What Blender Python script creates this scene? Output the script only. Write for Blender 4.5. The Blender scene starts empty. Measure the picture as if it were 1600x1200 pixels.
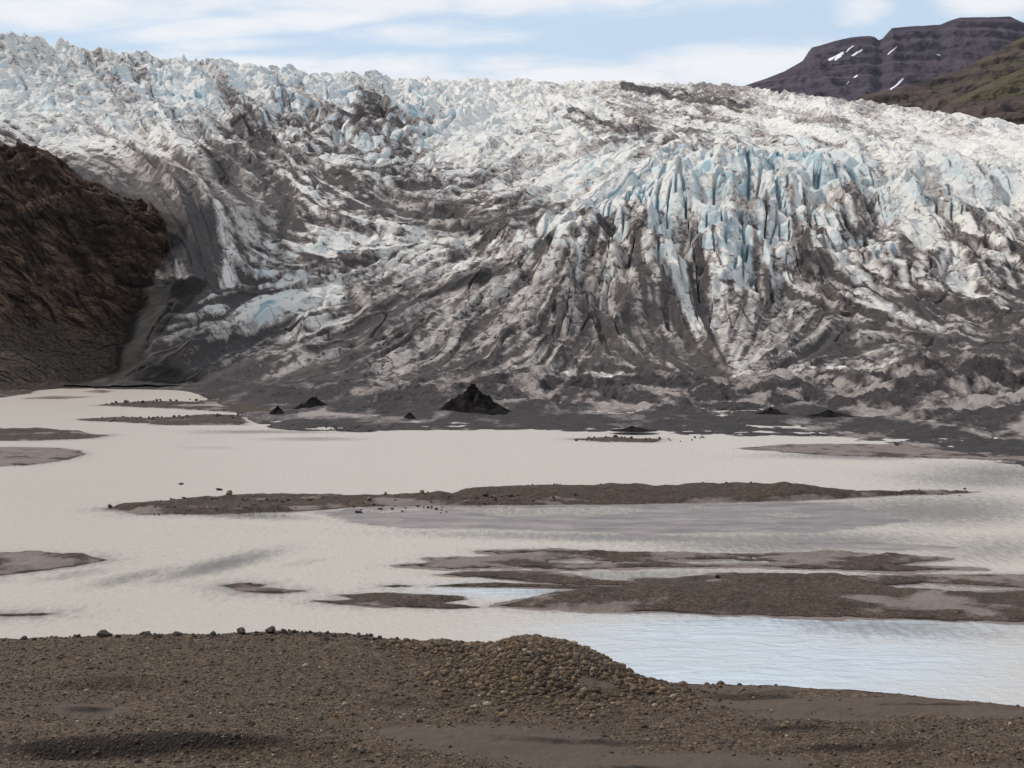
import bpy, math, random
import numpy as np

# ------------------------------------------------------------------ camera, sky, sun, exposure
C = bpy.context.scene.collection
scene = bpy.context.scene
CAM_H = 20.0
FPX = 2000.0                       # focal length in pixels of a 1600 wide frame
PITCH = math.atan(0.04)            # horizon 80 px above the middle
cam_d = bpy.data.cameras.new("camera")
cam = bpy.data.objects.new("camera", cam_d); C.objects.link(cam)
cam.location = (0, 0, CAM_H)
cam.rotation_euler = (math.pi/2 - PITCH, 0, 0)
cam_d.sensor_width = 36.0
cam_d.lens = 36.0*FPX/1600.0
cam_d.clip_start = 0.5
cam_d.clip_end = 30000.0
scene.camera = cam

SUN_EL, SUN_AZ = math.radians(42), math.radians(-72)   # azimuth from +Y (view), negative = left
SUN_DIR = (math.sin(SUN_AZ)*math.cos(SUN_EL), math.cos(SUN_AZ)*math.cos(SUN_EL), math.sin(SUN_EL))
sun_d = bpy.data.lights.new("sun", 'SUN')
sun_d.energy = 2.7; sun_d.angle = math.radians(5); sun_d.color = (1.0, 0.93, 0.83)
sun = bpy.data.objects.new("sun", sun_d); C.objects.link(sun)
sun.rotation_euler = (math.pi/2 - SUN_EL, 0, math.pi - SUN_AZ)

scene.view_settings.view_transform = 'Standard'
scene.view_settings.look = 'None'
scene.view_settings.exposure = 0.0
scene.view_settings.gamma = 1.0
scene.cycles.max_bounces = 4
scene.cycles.diffuse_bounces = 2
scene.cycles.glossy_bounces = 2

def V(nt, x):
    return x
class NT:
    """tiny node-building helper"""
    def __init__(s, tree):
        s.t = tree; s.n = tree.nodes; s.l = tree.links
    def node(s, typ, **kw):
        n = s.n.new(typ)
        for k, v in kw.items(): setattr(n, k, v)
        return n
    def put(s, sock, v):
        if isinstance(v, bpy.types.NodeSocket): s.l.new(v, sock)
        elif v is not None:
            if isinstance(v, (tuple, list)) and len(v) == 3 and sock.type == 'RGBA': v = (*v, 1)
            sock.default_value = v
    def m(s, op, a, b=None, c=None, clamp=False):
        n = s.node('ShaderNodeMath', operation=op); n.use_clamp = clamp
        s.put(n.inputs[0], a)
        if b is not None: s.put(n.inputs[1], b)
        if c is not None: s.put(n.inputs[2], c)
        return n.outputs[0]
    def vm(s, op, a, b=None):
        n = s.node('ShaderNodeVectorMath', operation=op)
        s.put(n.inputs[0], a)
        if b is not None: s.put(n.inputs[1], b)
        return n.outputs[0]
    def mix(s, f, a, b, blend='MIX'):
        n = s.node('ShaderNodeMix', data_type='RGBA', blend_type=blend)
        s.put(n.inputs[0], f); s.put(n.inputs[6], a); s.put(n.inputs[7], b)
        return n.outputs[2]
    def noise(s, vec, scale, detail=4, rough=0.55, dist=0.0):
        n = s.node('ShaderNodeTexNoise'); s.put(n.inputs['Vector'], vec)
        n.inputs['Scale'].default_value = scale; n.inputs['Detail'].default_value = detail
        n.inputs['Roughness'].default_value = rough; n.inputs['Distortion'].default_value = dist
        return n.outputs[0]
    def vor(s, vec, scale, feat='F1', rand=1.0):
        n = s.node('ShaderNodeTexVoronoi', feature=feat); s.put(n.inputs['Vector'], vec)
        n.inputs['Scale'].default_value = scale
        return n
    def ss(s, x, a, b):
        n = s.node('ShaderNodeMapRange', interpolation_type='SMOOTHSTEP')
        s.put(n.inputs[0], x); n.inputs[1].default_value = a; n.inputs[2].default_value = b
        return n.outputs[0]
    def ramp(s, x, stops):
        n = s.node('ShaderNodeValToRGB'); s.put(n.inputs[0], x)
        e = n.color_ramp.elements
        while len(e) < len(stops): e.new(0.5)
        for el, (p, c) in zip(e, stops):
            el.position = p; el.color = (*c, 1)
        return n.outputs[0]
    def attr(s, name):
        n = s.node('ShaderNodeAttribute', attribute_name=name); return n
    def obj(s, scale=(1, 1, 1), rot=(0, 0, 0)):
        c = s.node('ShaderNodeTexCoord'); mp = s.node('ShaderNodeMapping')
        s.l.new(c.outputs['Object'], mp.inputs[0])
        mp.inputs['Scale'].default_value = scale; mp.inputs['Rotation'].default_value = rot
        return mp.outputs[0]
    def bump(s, h, strength, dist, normal=None):
        n = s.node('ShaderNodeBump'); s.put(n.inputs['Height'], h)
        s.put(n.inputs['Strength'], strength); n.inputs['Distance'].default_value = dist
        if normal is not None: s.l.new(normal, n.inputs['Normal'])
        return n.outputs[0]

def material(name):
    m = bpy.data.materials.new(name); m.use_nodes = True
    t = NT(m.node_tree); b = m.node_tree.nodes['Principled BSDF']
    return m, t, b

# --- sky: Nishita with broken high cloud
world = bpy.data.worlds.new("World"); scene.world = world; world.use_nodes = True
w = NT(world.node_tree)
bg = world.node_tree.nodes['Background']
sky = w.node('ShaderNodeTexSky', sky_type='NISHITA')
sky.sun_disc = False; sky.sun_elevation = SUN_EL; sky.sun_rotation = SUN_AZ
sky.altitude = 50; sky.air_density = 1.0; sky.dust_density = 0.6; sky.ozone_density = 1.6
tc = w.node('ShaderNodeTexCoord')
sep = w.node('ShaderNodeSeparateXYZ'); w.l.new(tc.outputs['Generated'], sep.inputs[0])
dx, dy, dz = sep.outputs
zz = w.m('ADD', w.m('MAXIMUM', dz, 0.0), 0.12)
cmb = w.node('ShaderNodeCombineXYZ')
w.l.new(w.m('DIVIDE', dx, zz), cmb.inputs[0]); w.l.new(w.m('DIVIDE', dy, zz), cmb.inputs[1])
cn = w.noise(cmb.outputs[0], 1.1, 7, 0.55, 0.3)
high = w.ss(cn, 0.40, 0.62)
# banks of cloud low in the sky over the ice: direction as azimuth / elevation (tangents)
ady = w.m('MAXIMUM', w.m('ABSOLUTE', dy), 0.05)
az = w.m('DIVIDE', dx, ady); el = w.m('DIVIDE', dz, ady)
cmb2 = w.node('ShaderNodeCombineXYZ')
w.l.new(w.m('MULTIPLY', az, 11.0), cmb2.inputs[0]); w.l.new(w.m('MULTIPLY', el, 42.0), cmb2.inputs[1])
wn = w.noise(cmb2.outputs[0], 1.0, 7, 0.62, 0.4)
def bank(px, py, rx, ry, tilt=0.0, k=1.0):
    a0 = (px-800)/2000; e0 = (520-py)/2000
    u = w.m('SUBTRACT', az, a0)
    v = w.m('SUBTRACT', w.m('SUBTRACT', el, e0), w.m('MULTIPLY', u, tilt))
    r = w.m('ADD', w.m('POWER', w.m('MULTIPLY', u, 2000/rx), 2.0), w.m('POWER', w.m('MULTIPLY', v, 2000/ry), 2.0))
    return w.m('MULTIPLY', w.m('SUBTRACT', 1.0, r), k)
banks = [bank(0, 18, 330, 34), bank(420, 40, 270, 18, 0.11), bank(340, 75, 85, 9, 0.03, .4), bank(640, -8, 560, 34, 0.0),
         bank(690, 56, 75, 11, 0, .25), bank(1130, 112, 190, 36, 0.10), bank(560, 108, 420, 16, 0, .7), bank(1340, 20, 36, 20, 0, .5),
         bank(1560, 8, 90, 22, 0.1, .8), bank(940, 128, 500, 22, 0.0, .9), bank(200, 90, 120, 8, 0, .45)]
low = banks[0]
for b in banks[1:]: low = w.m('SMOOTH_MAX', low, b, 0.25)
low = w.m('ADD', w.m('MAXIMUM', low, -1.3), w.m('MULTIPLY', w.m('SUBTRACT', wn, 0.5), 4.2))
low = w.ss(low, -1.0, 1.2)
hi_w = w.ss(el, 0.262, 0.33)
cloud = w.m('ADD', w.m('MULTIPLY', low, w.m('SUBTRACT', 1.0, hi_w)), w.m('MULTIPLY', high, hi_w), clamp=True)
cloud_col = w.mix(hi_w, (9.9, 9.9, 10.1), w.mix(w.ss(cn, 0.45, 0.8), (10.3, 9.65, 8.9), (8.6, 8.0, 7.4)))
blue = w.mix(0.8, sky.outputs[0], (6.9, 8.5, 10.3))
w.l.new(w.mix(w.m('MULTIPLY', cloud, 0.9), blue, cloud_col), bg.inputs['Color'])
bg.inputs['Strength'].default_value = 0.094

# ------------------------------------------------------------------ maths helpers
rng = np.random.default_rng(7)
random.seed(7)
F = np.float32
def sstep(a, b, x):
    t = np.clip((x-a)/(b-a), 0, 1); return t*t*(3-2*t)
def ray(px, py):
    px = np.asarray(px, dtype=np.float64); py = np.asarray(py, dtype=np.float64)
    a = (px-800)/FPX; b = (600-py)/FPX
    cp, sp = math.cos(PITCH), math.sin(PITCH)
    return a, cp + b*sp, -sp + b*cp
def at_depth(px, py, Y):
    x, y, z = ray(px, py); t = Y/y
    return x*t, Y, CAM_H + z*t
def at_height(px, py, Z=0.0):
    x, y, z = ray(px, py); t = (Z-CAM_H)/z
    return x*t, y*t
def az_to_px(X, Y): return 800 + FPX*X/Y/1.0008

PERM = rng.permutation(65536).astype(np.int32)
def hsh(ix, iy, seed):
    return PERM[(PERM[(ix + seed*131) & 65535] + iy) & 65535]
ANG = np.arange(65536)*(2*math.pi/65536)
GX, GY = np.cos(ANG).astype(F), np.sin(ANG).astype(F)
def perlin(x, y, seed=0):
    x = np.asarray(x, F); y = np.asarray(y, F)
    fx = np.floor(x); fy = np.floor(y)
    ix = fx.astype(np.int32); iy = fy.astype(np.int32)
    u = x-fx; v = y-fy
    su = u*u*u*(u*(u*6-15)+10); sv = v*v*v*(v*(v*6-15)+10)
    def g(ox, oy):
        h = hsh(ix+ox, iy+oy, seed); return GX[h]*(u-ox) + GY[h]*(v-oy)
    a = g(0, 0); a += su*(g(1, 0)-a)
    b = g(0, 1); b += su*(g(1, 1)-b)
    return (a + sv*(b-a))*1.5
def fbm(x, y, seed=0, oct=4, gain=0.5, lac=2.03):
    s = 0; a = 1.0; t = 0
    for i in range(oct):
        s = s + a*perlin(x, y, seed+i*17); t += a*a
        x = x*lac+3.7; y = y*lac-1.3; a *= gain
    return s/math.sqrt(t)
def ridged(x, y, seed=0, oct=4, gain=0.5, lac=2.1, p=1.6):
    s = 0; a = 1.0; wgt = 1.0; t = 0
    for i in range(oct):
        r = 1-np.abs(perlin(x, y, seed+i*13))*1.35
        r = np.clip(r, 0, 1)**p
        s = s + a*r*wgt; t += a
        wgt = np.clip(r*1.6, 0, 1); x = x*lac+5.1; y = y*lac+2.2; a *= gain
    return s/t
def worley(x, y, seed=0, jit=0.9):
    x = np.asarray(x, F); y = np.asarray(y, F)
    ix = np.floor(x).astype(np.int32); iy = np.floor(y).astype(np.int32)
    f1 = np.full(x.shape, 9, F); f2 = np.full(x.shape, 9, F); idd = np.zeros(x.shape, np.int32); tx = np.zeros(x.shape, F); ty = np.zeros(x.shape, F)
    for ox in (-1, 0, 1):
        for oy in (-1, 0, 1):
            h = hsh(ix+ox, iy+oy, seed)
            cx = ix+ox+0.5+jit*((h & 255)/255.0-0.5); cy = iy+oy+0.5+jit*((h >> 8)/255.0-0.5)
            d = np.hypot(x-cx, y-cy).astype(F)
            n = d < f1
            f2 = np.where(n, f1, np.minimum(f2, d)); idd = np.where(n, h, idd); f1 = np.where(n, d, f1)
            tx = np.where(n, x-cx, tx); ty = np.where(n, y-cy, ty)
    return f1, f2, idd/65535.0, tx.astype(F), ty.astype(F), idd
def perlin3(x, y, z, seed=0):
    x = np.asarray(x, F); y = np.asarray(y, F); z = np.asarray(z, F)
    fx, fy, fz = np.floor(x), np.floor(y), np.floor(z)
    ix, iy, iz = fx.astype(np.int32), fy.astype(np.int32), fz.astype(np.int32)
    u, v, q = x-fx, y-fy, z-fz
    f = lambda t: t*t*t*(t*(t*6-15)+10)
    su, sv, sq = f(u), f(v), f(q)
    def g(ox, oy, oz):
        h = PERM[(hsh(ix+ox, iy+oy, seed) + iz+oz) & 65535]
        zc = (h & 255)/127.5-1; k = np.sqrt(1-zc*zc); a = (h >> 8)*256
        return GX[a]*k*(u-ox) + GY[a]*k*(v-oy) + zc*(q-oz)
    l = lambda a, b, t: a+t*(b-a)
    return l(l(l(g(0,0,0), g(1,0,0), su), l(g(0,1,0), g(1,1,0), su), sv),
             l(l(g(0,0,1), g(1,0,1), su), l(g(0,1,1), g(1,1,1), su), sv), sq)*1.4
def worley3(x, y, z, seed=0):
    x = np.asarray(x, F); y = np.asarray(y, F); z = np.asarray(z, F)
    ix = np.floor(x).astype(np.int32); iy = np.floor(y).astype(np.int32); iz = np.floor(z).astype(np.int32)
    f1 = np.full(x.shape, 9, F); f2 = np.full(x.shape, 9, F); idd = np.zeros(x.shape, np.int32); tx = np.zeros(x.shape, F); tz = np.zeros(x.shape, F)
    for ox in (-1, 0, 1):
        for oy in (-1, 0, 1):
            for oz in (-1, 0, 1):
                h = PERM[(hsh(ix+ox, iy+oy, seed) + iz+oz) & 65535]; h2 = PERM[h]
                cx = ix+ox+(h & 255)/255.0; cy = iy+oy+(h >> 8)/255.0; cz = iz+oz+(h2 & 255)/255.0
                d = np.sqrt((x-cx)**2+(y-cy)**2+(z-cz)**2).astype(F)
                n = d < f1
                f2 = np.where(n, f1, np.minimum(f2, d)); idd = np.where(n, h2, idd); f1 = np.where(n, d, f1)
                tx = np.where(n, x-cx, tx); tz = np.where(n, z-cz, tz)
    return f1, f2, idd, tx, tz
def crag(x, y, z, seed):
    f1, f2, hh, tx, tz = worley3(x, y, z, seed)
    return (hh/65535.0-.5)*.9 + 1.1*((((hh*7) & 255)/127.5-1)*tx + (((hh*29) & 255)/127.5-1)*tz) - .75*(1-sstep(0, .22, f2-f1))
def fbm3(x, y, z, seed=0, oct=4, gain=0.5):
    s = 0; a = 1.0
    for i in range(oct):
        s = s + a*perlin3(x, y, z, seed+i*11); x, y, z = x*2.03+1.7, y*2.03, z*2.03-2.1; a *= gain
    return s
def blur1(a, r, ax):
    if r < 1: return a
    n = 2*r+1
    for _ in range(3):
        pad = [(0, 0)]*a.ndim; pad[ax] = (r+1, r)
        c = np.cumsum(np.pad(a, pad, mode='edge'), axis=ax, dtype=np.float64)
        sl1 = [slice(None)]*a.ndim; sl2 = [slice(None)]*a.ndim
        sl1[ax] = slice(n, None); sl2[ax] = slice(None, -n)
        a = (c[tuple(sl1)]-c[tuple(sl2)])/n
    return a
def blur(a, r): return blur1(blur1(a, r, 0), r, 1)
def bil(g, fx, fy):
    h, wd = g.shape
    fx = np.clip(fx, 0, wd-1.001); fy = np.clip(fy, 0, h-1.001)
    x0 = fx.astype(np.int32); y0 = fy.astype(np.int32); u = fx-x0; v = fy-y0
    a = g[y0, x0]*(1-u)+g[y0, x0+1]*u; b = g[y0+1, x0]*(1-u)+g[y0+1, x0+1]*u
    return a*(1-v)+b*v
def uniform(a):
    """rank-like remap of a roughly normal field to 0..1"""
    s = a[::3, ::3] if a.ndim == 2 else a[::5]
    q = np.quantile(s, np.linspace(0, 1, 65))
    return np.interp(a, q, np.linspace(0, 1, 65)).astype(F)

def tag(o, label=None, cat=None, group=None, kind=None):
    if label: o['label'] = label
    if cat: o['category'] = cat
    if group: o['group'] = group
    if kind: o['kind'] = kind
    return o
def mesh_from(name, verts, faces, mat, smooth=True, attrs=None, link=True):
    """verts (n,3), faces (m,k) arrays"""
    me = bpy.data.meshes.new(name)
    n, m, k = len(verts), len(faces), faces.shape[1]
    me.vertices.add(n); me.loops.add(m*k); me.polygons.add(m)
    me.vertices.foreach_set('co', np.ascontiguousarray(verts, F).ravel())
    me.loops.foreach_set('vertex_index', np.ascontiguousarray(faces, np.int32).ravel())
    me.polygons.foreach_set('loop_start', np.arange(0, m*k, k, dtype=np.int32))
    if smooth: me.polygons.foreach_set('use_smooth', np.ones(m, bool))
    for nm, a in (attrs or {}).items():
        at = me.attributes.new(nm, 'FLOAT', 'POINT'); at.data.foreach_set('value', np.ascontiguousarray(a, F).ravel())
    me.update(calc_edges=True)
    me.materials.append(mat)
    o = bpy.data.objects.new(name, me)
    if link: C.objects.link(o)
    return o
def grid_faces(R, Cc):
    i = np.arange(R*Cc).reshape(R, Cc)
    return np.stack([i[:-1, :-1], i[:-1, 1:], i[1:, 1:], i[1:, :-1]], -1).reshape(-1, 4)
def grid_obj(name, P, mat, attrs=None, keep=None):
    R, Cc = P.shape[:2]
    f = grid_faces(R, Cc)
    v = P.reshape(-1, 3)
    at = {k: a.reshape(-1) for k, a in (attrs or {}).items()}
    if keep is not None:
        f = f[keep.reshape(-1)]
        used = np.zeros(len(v), bool); used[f.ravel()] = True
        idx = np.cumsum(used)-1
        f = idx[f]; v = v[used]; at = {k: a[used] for k, a in at.items()}
    return mesh_from(name, v, f, mat, True, at)

# ------------------------------------------------------------------ materials
def ice_material(name='dirty_glacier_ice', stony=False):
    m, t, b = material(name)
    co = t.obj()
    dirt_shade, blue = t.attr('dirt_shade').outputs['Fac'], t.attr('blue').outputs['Fac']
    n1 = t.noise(co, 0.30, 7, 0.7, 0.6); n2 = t.noise(co, 1.6, 5, 0.7); n3 = t.noise(co, 0.06, 4, 0.6)
    d = t.m('ADD', dirt_shade, t.m('MULTIPLY', t.m('SUBTRACT', n1, 0.5), t.m('ADD', 0.45, t.m('MULTIPLY', dirt_shade, 0.45))))
    d = t.m('ADD', d, t.m('MULTIPLY', t.m('SUBTRACT', n2, 0.5), 0.24), clamp=True)
    wv = t.node('ShaderNodeVectorMath', operation='ADD'); nz_ = t.node('ShaderNodeTexNoise'); t.l.new(co, nz_.inputs['Vector']); nz_.inputs['Scale'].default_value = .12; nz_.inputs['Detail'].default_value = 4
    sc_ = t.node('ShaderNodeVectorMath', operation='SCALE'); t.l.new(nz_.outputs['Color'], sc_.inputs[0]); sc_.inputs['Scale'].default_value = 9
    mp_ = t.node('ShaderNodeMapping'); t.l.new(co, mp_.inputs[0]); mp_.inputs['Scale'].default_value = (1, .45, 1)
    t.l.new(mp_.outputs[0], wv.inputs[0]); t.l.new(sc_.outputs[0], wv.inputs[1])
    ve = t.vor(wv.outputs[0], .095, 'DISTANCE_TO_EDGE').outputs['Distance']; ve2 = t.vor(wv.outputs[0], .27, 'DISTANCE_TO_EDGE').outputs['Distance']
    cr = t.m('MULTIPLY', t.m('SUBTRACT', 1.0, t.ss(ve, .012, .075)), t.ss(n1, .40, .60))
    cr = t.m('MAXIMUM', cr, t.m('MULTIPLY', t.m('SUBTRACT', 1.0, t.ss(ve2, .015, .11)), t.m('MULTIPLY', t.ss(n3, .48, .66), .5)))
    d = t.m('ADD', d, t.m('MULTIPLY', cr, t.m('ADD', 0.44, t.m('MULTIPLY', dirt_shade, 0.4))), clamp=True)
    ice = t.mix(t.ss(n3, 0.35, 0.65), (0.80, 0.755, 0.70), (0.76, 0.735, 0.705))
    ice = t.mix(t.ss(blue, .02, .35), ice, (0.66, 0.715, 0.725))
    ice = t.mix(t.ss(blue, .40, 1.0), ice, (0.35, 0.50, 0.565))
    mid = t.mix(n1, (0.43, 0.375, 0.345), (0.27, 0.232, 0.218))
    dark = t.mix(n2, (0.030, 0.024, 0.024), (0.112, 0.093, 0.089))
    c = t.mix(t.ss(d, 0.08, 0.58), ice, mid)
    c = t.mix(t.ss(d, 0.46, 0.98), c, dark)
    c = t.mix(t.ss(dirt_shade, 1.04, 1.28), c, t.mix(n1, (0.030, 0.024, 0.022), (0.011, 0.009, 0.0085)))  # dark till by the spur, blackened further to paint the shaded cleft
    t.put(b.inputs['Base Color'], c)
    b.inputs['Roughness'].default_value = 0.75
    b.inputs['Specular IOR Level'].default_value = 0.25
    h = t.m('ADD', t.m('MULTIPLY', n1, 1.0), t.m('MULTIPLY', n2, 0.3))
    if stony:
        vs = t.vor(co, 1.5); so = t.node('ShaderNodeSeparateColor'); t.l.new(vs.outputs['Color'], so.inputs[0])
        peb = t.m('MULTIPLY', t.m('SUBTRACT', so.outputs[0], .5), .75)
        d2 = t.m('ADD', t.m('ADD', dirt_shade, t.m('MULTIPLY', t.m('SUBTRACT', n1, 0.5), 0.9)), t.m('ADD', t.m('MULTIPLY', t.m('SUBTRACT', n2, .5), .5), t.m('MULTIPLY', peb, .35)), clamp=True)
        c = t.ramp(d2, [(0.22, (0.38, 0.33, 0.305)), (0.5, (0.20, 0.168, 0.16)), (0.75, (0.078, 0.063, 0.063)), (1.0, (0.035, 0.028, 0.029))])
        t.put(b.inputs['Base Color'], c)
        h = t.m('ADD', h, t.m('MULTIPLY', so.outputs[0], .12))
    t.put(b.inputs['Normal'], t.bump(h, 0.85, 2.2))
    return m
def gravel_material(name, cols, wet=(0.017, 0.012, 0.0095), scale=1.0, silt=((0.118, 0.089, 0.070), (0.074, 0.056, 0.045))):
    """bare gravel; point attribute 'sand' gives fine grey-brown silt, 'damp' dark wet silt"""
    m, t, b = material(name)
    co = t.obj()
    sand, damp = t.attr('sand').outputs['Fac'], t.attr('damp').outputs['Fac']
    v = t.vor(co, 5.5*scale); v2 = t.vor(co, 12*scale)
    n1 = t.noise(co, 0.5*scale, 5, 0.6); n2 = t.noise(co, 6*scale, 4, 0.7)
    sc = t.node('ShaderNodeSeparateColor'); t.l.new(v.outputs['Color'], sc.inputs[0])
    sc2 = t.node('ShaderNodeSeparateColor'); t.l.new(v2.outputs['Color'], sc2.inputs[0])
    rnd = t.m('ADD', t.m('MULTIPLY', sc.outputs[0], 0.6), t.m('MULTIPLY', sc2.outputs[0], 0.4))
    g = t.ramp(rnd, [(0.0, cols[0]), (0.45, cols[1]), (0.75, cols[2]), (1.0, cols[3])])
    g = t.mix(t.m('MULTIPLY', n1, 0.5), g, cols[0])
    sd = t.mix(t.m('ADD', t.m('MULTIPLY', n2, .5), t.m('MULTIPLY', n1, .5)), silt[0], silt[1])
    sm = t.ss(t.m('ADD', sand, t.m('MULTIPLY', t.m('SUBTRACT', n2, 0.5), 0.35)), 0.35, 0.65)
    c = t.mix(sm, g, sd)
    dm = t.ss(t.m('ADD', t.m('ADD', damp, t.m('MULTIPLY', t.m('SUBTRACT', n2, 0.5), 0.4)), t.m('MULTIPLY', t.m('SUBTRACT', n1, 0.5), 0.9)), 0.3, 0.8)
    c = t.mix(dm, c, wet)
    t.put(b.inputs['Base Color'], c)
    t.put(b.inputs['Roughness'], t.m('SUBTRACT', 0.9, t.m('MULTIPLY', dm, 0.15)))
    b.inputs['Specular IOR Level'].default_value = 0.12
    h = t.m('ADD', t.m('MULTIPLY', v.outputs['Distance'], t.m('SUBTRACT', 1.0, sm)), t.m('MULTIPLY', n2, 0.25))
    t.put(b.inputs['Normal'], t.bump(h, 0.8, 0.09/scale))
    return m
def rock_material(name, c0, c1, c2, scale=1.0, bump=0.6):
    m, t, b = material(name)
    co = t.obj()
    n1 = t.noise(co, 0.9*scale, 6, 0.65); n2 = t.noise(co, 7*scale, 5, 0.7)
    c = t.ramp(t.m('ADD', t.m('MULTIPLY', n1, 0.65), t.m('MULTIPLY', n2, 0.35)), [(0.3, c0), (0.5, c1), (0.68, c2)])
    t.put(b.inputs['Base Color'], c); b.inputs['Roughness'].default_value = 0.85
    b.inputs['Specular IOR Level'].default_value = 0.25
    t.put(b.inputs['Normal'], t.bump(n2, bump, 0.06/scale))
    return m
GRAVEL = [(0.050, 0.036, 0.027), (0.088, 0.063, 0.047), (0.135, 0.095, 0.066), (0.23, 0.175, 0.125)]
M_ICE = ice_material()
M_MOR = ice_material('stony_debris', True)
M_SHORE = gravel_material('shore_gravel', GRAVEL)
M_BAR = gravel_material('bar_gravel', [(0.040, 0.030, 0.024), (0.068, 0.050, 0.040), (0.100, 0.075, 0.057), (0.17, 0.13, 0.10)], scale=0.8, silt=((0.27, 0.222, 0.20), (0.095, 0.075, 0.066)))
def mud_material():
    m, t, b = material('wet_mud'); co = t.obj((0.4, 1.0, 1))
    n1 = t.noise(co, 0.35, 5, 0.6); n2 = t.noise(co, 2.5, 4, 0.65)
    c = t.ramp(t.m('ADD', t.m('MULTIPLY', n1, 0.7), t.m('MULTIPLY', n2, 0.3)), [(0.36, (0.105, 0.084, 0.080)), (0.5, (0.185, 0.152, 0.146)), (0.64, (0.29, 0.25, 0.24))])
    t.put(b.inputs['Base Color'], c)
    t.put(b.inputs['Roughness'], t.m('ADD', 0.3, t.m('MULTIPLY', n1, 0.4)))
    t.put(b.inputs['Normal'], t.bump(n2, 0.35, 0.04))
    return m
M_MUD = mud_material()
def water_material():
    m, t, b = material('silty_water')
    co = t.obj()
    big = t.noise(t.obj((1, 0.5, 1), (0, 0, 0.5)), 0.022, 4, 0.55, 0.8)
    fine = t.noise(t.obj((1, 0.5, 1), (0, 0, 0.35)), 1.3, 6, 0.8)
    rip = t.noise(t.obj((0.55, 1.5, 1), (0, 0, -0.42)), 0.62, 5, 0.55, 0.8)
    pos = t.node('ShaderNodeNewGeometry').outputs['Position']
    sp = t.node('ShaderNodeSeparateXYZ'); t.l.new(pos, sp.inputs[0])
    calm_refl = t.attr('calm_refl').outputs['Fac']
    grain = t.noise(t.obj((1, 0.3, 1), (0, 0, 0.2)), 1.7, 5, 0.75)
    calm_refl = t.m('ADD', calm_refl, t.m('MULTIPLY', t.m('SUBTRACT', big, 0.5), 0.85))
    calm_refl = t.ss(t.m('ADD', calm_refl, t.m('MULTIPLY', t.m('SUBTRACT', grain, 0.5), 1.1)), 0.12, 1.0)
    sky_f = t.attr('sky_refl').outputs['Fac']
    silt = t.mix(t.ss(sky_f, 0.0, 1.0), (0.57, 0.505, 0.445), (0.54, 0.605, 0.675))  # bluish base colour paints the sky's reflection in the near channel
    silt = t.mix(calm_refl, silt, (0.165, 0.157, 0.142))  # smooth patches get the dark reflection of the ice in their colour
    t.put(b.inputs['Base Color'], silt)
    t.put(b.inputs['Roughness'], t.m('SUBTRACT', t.m('SUBTRACT', 0.26, t.m('MULTIPLY', calm_refl, 0.16)), t.m('MULTIPLY', sky_f, 0.19), clamp=True))
    b.inputs['IOR'].default_value = 1.333
    b.inputs['Specular IOR Level'].default_value = 0.5
    h = t.m('ADD', t.m('MULTIPLY', fine, t.m('SUBTRACT', 1.0, t.m('MULTIPLY', sky_f, .75))), t.m('MULTIPLY', rip, t.m('ADD', 0.14, t.m('MULTIPLY', sky_f, 1.3))))
    st = t.m('SUBTRACT', t.m('SUBTRACT', 0.85, t.m('MULTIPLY', calm_refl, 0.5)), t.m('MULTIPLY', sky_f, 0.30), clamp=True)
    t.put(b.inputs['Normal'], t.bump(h, st, 0.28))
    return m
M_WATER = water_material()
def cliff_material():
    m, t, b = material('brown_cliff_rock')
    co = t.obj((1, 1, 2.2), (0, 0.35, 0))
    n1 = t.noise(co, 0.06, 8, 0.68, 0.5); n2 = t.noise(co, 0.6, 6, 0.75); n3 = t.noise(t.obj(), 0.02, 3, 0.5)
    x = t.m('ADD', t.m('MULTIPLY', n1, 0.62), t.m('MULTIPLY', n2, 0.38))
    c = t.ramp(x, [(0.38, (0.016, 0.012, 0.010)), (0.47, (0.075, 0.051, 0.037)), (0.54, (0.15, 0.092, 0.062)), (0.63, (0.30, 0.185, 0.118))])
    tal = t.attr('talus').outputs['Fac']
    dk = t.ramp(n2, [(0.3, (0.024, 0.018, 0.014)), (0.52, (0.068, 0.050, 0.038)), (0.72, (0.17, 0.13, 0.095))])
    c = t.mix(tal, c, dk)
    c = t.mix(t.m('MULTIPLY', t.ss(n3, 0.42, 0.62), 0.5), c, (0.030, 0.022, 0.018))
    t.put(b.inputs['Base Color'], c); b.inputs['Roughness'].default_value = 0.9
    b.inputs['Specular IOR Level'].default_value = 0.2
    t.put(b.inputs['Normal'], t.bump(t.m('ADD', n1, t.m('MULTIPLY', n2, 0.35)), 0.9, 2.2))
    return m
M_CLIFF = cliff_material()
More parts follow.
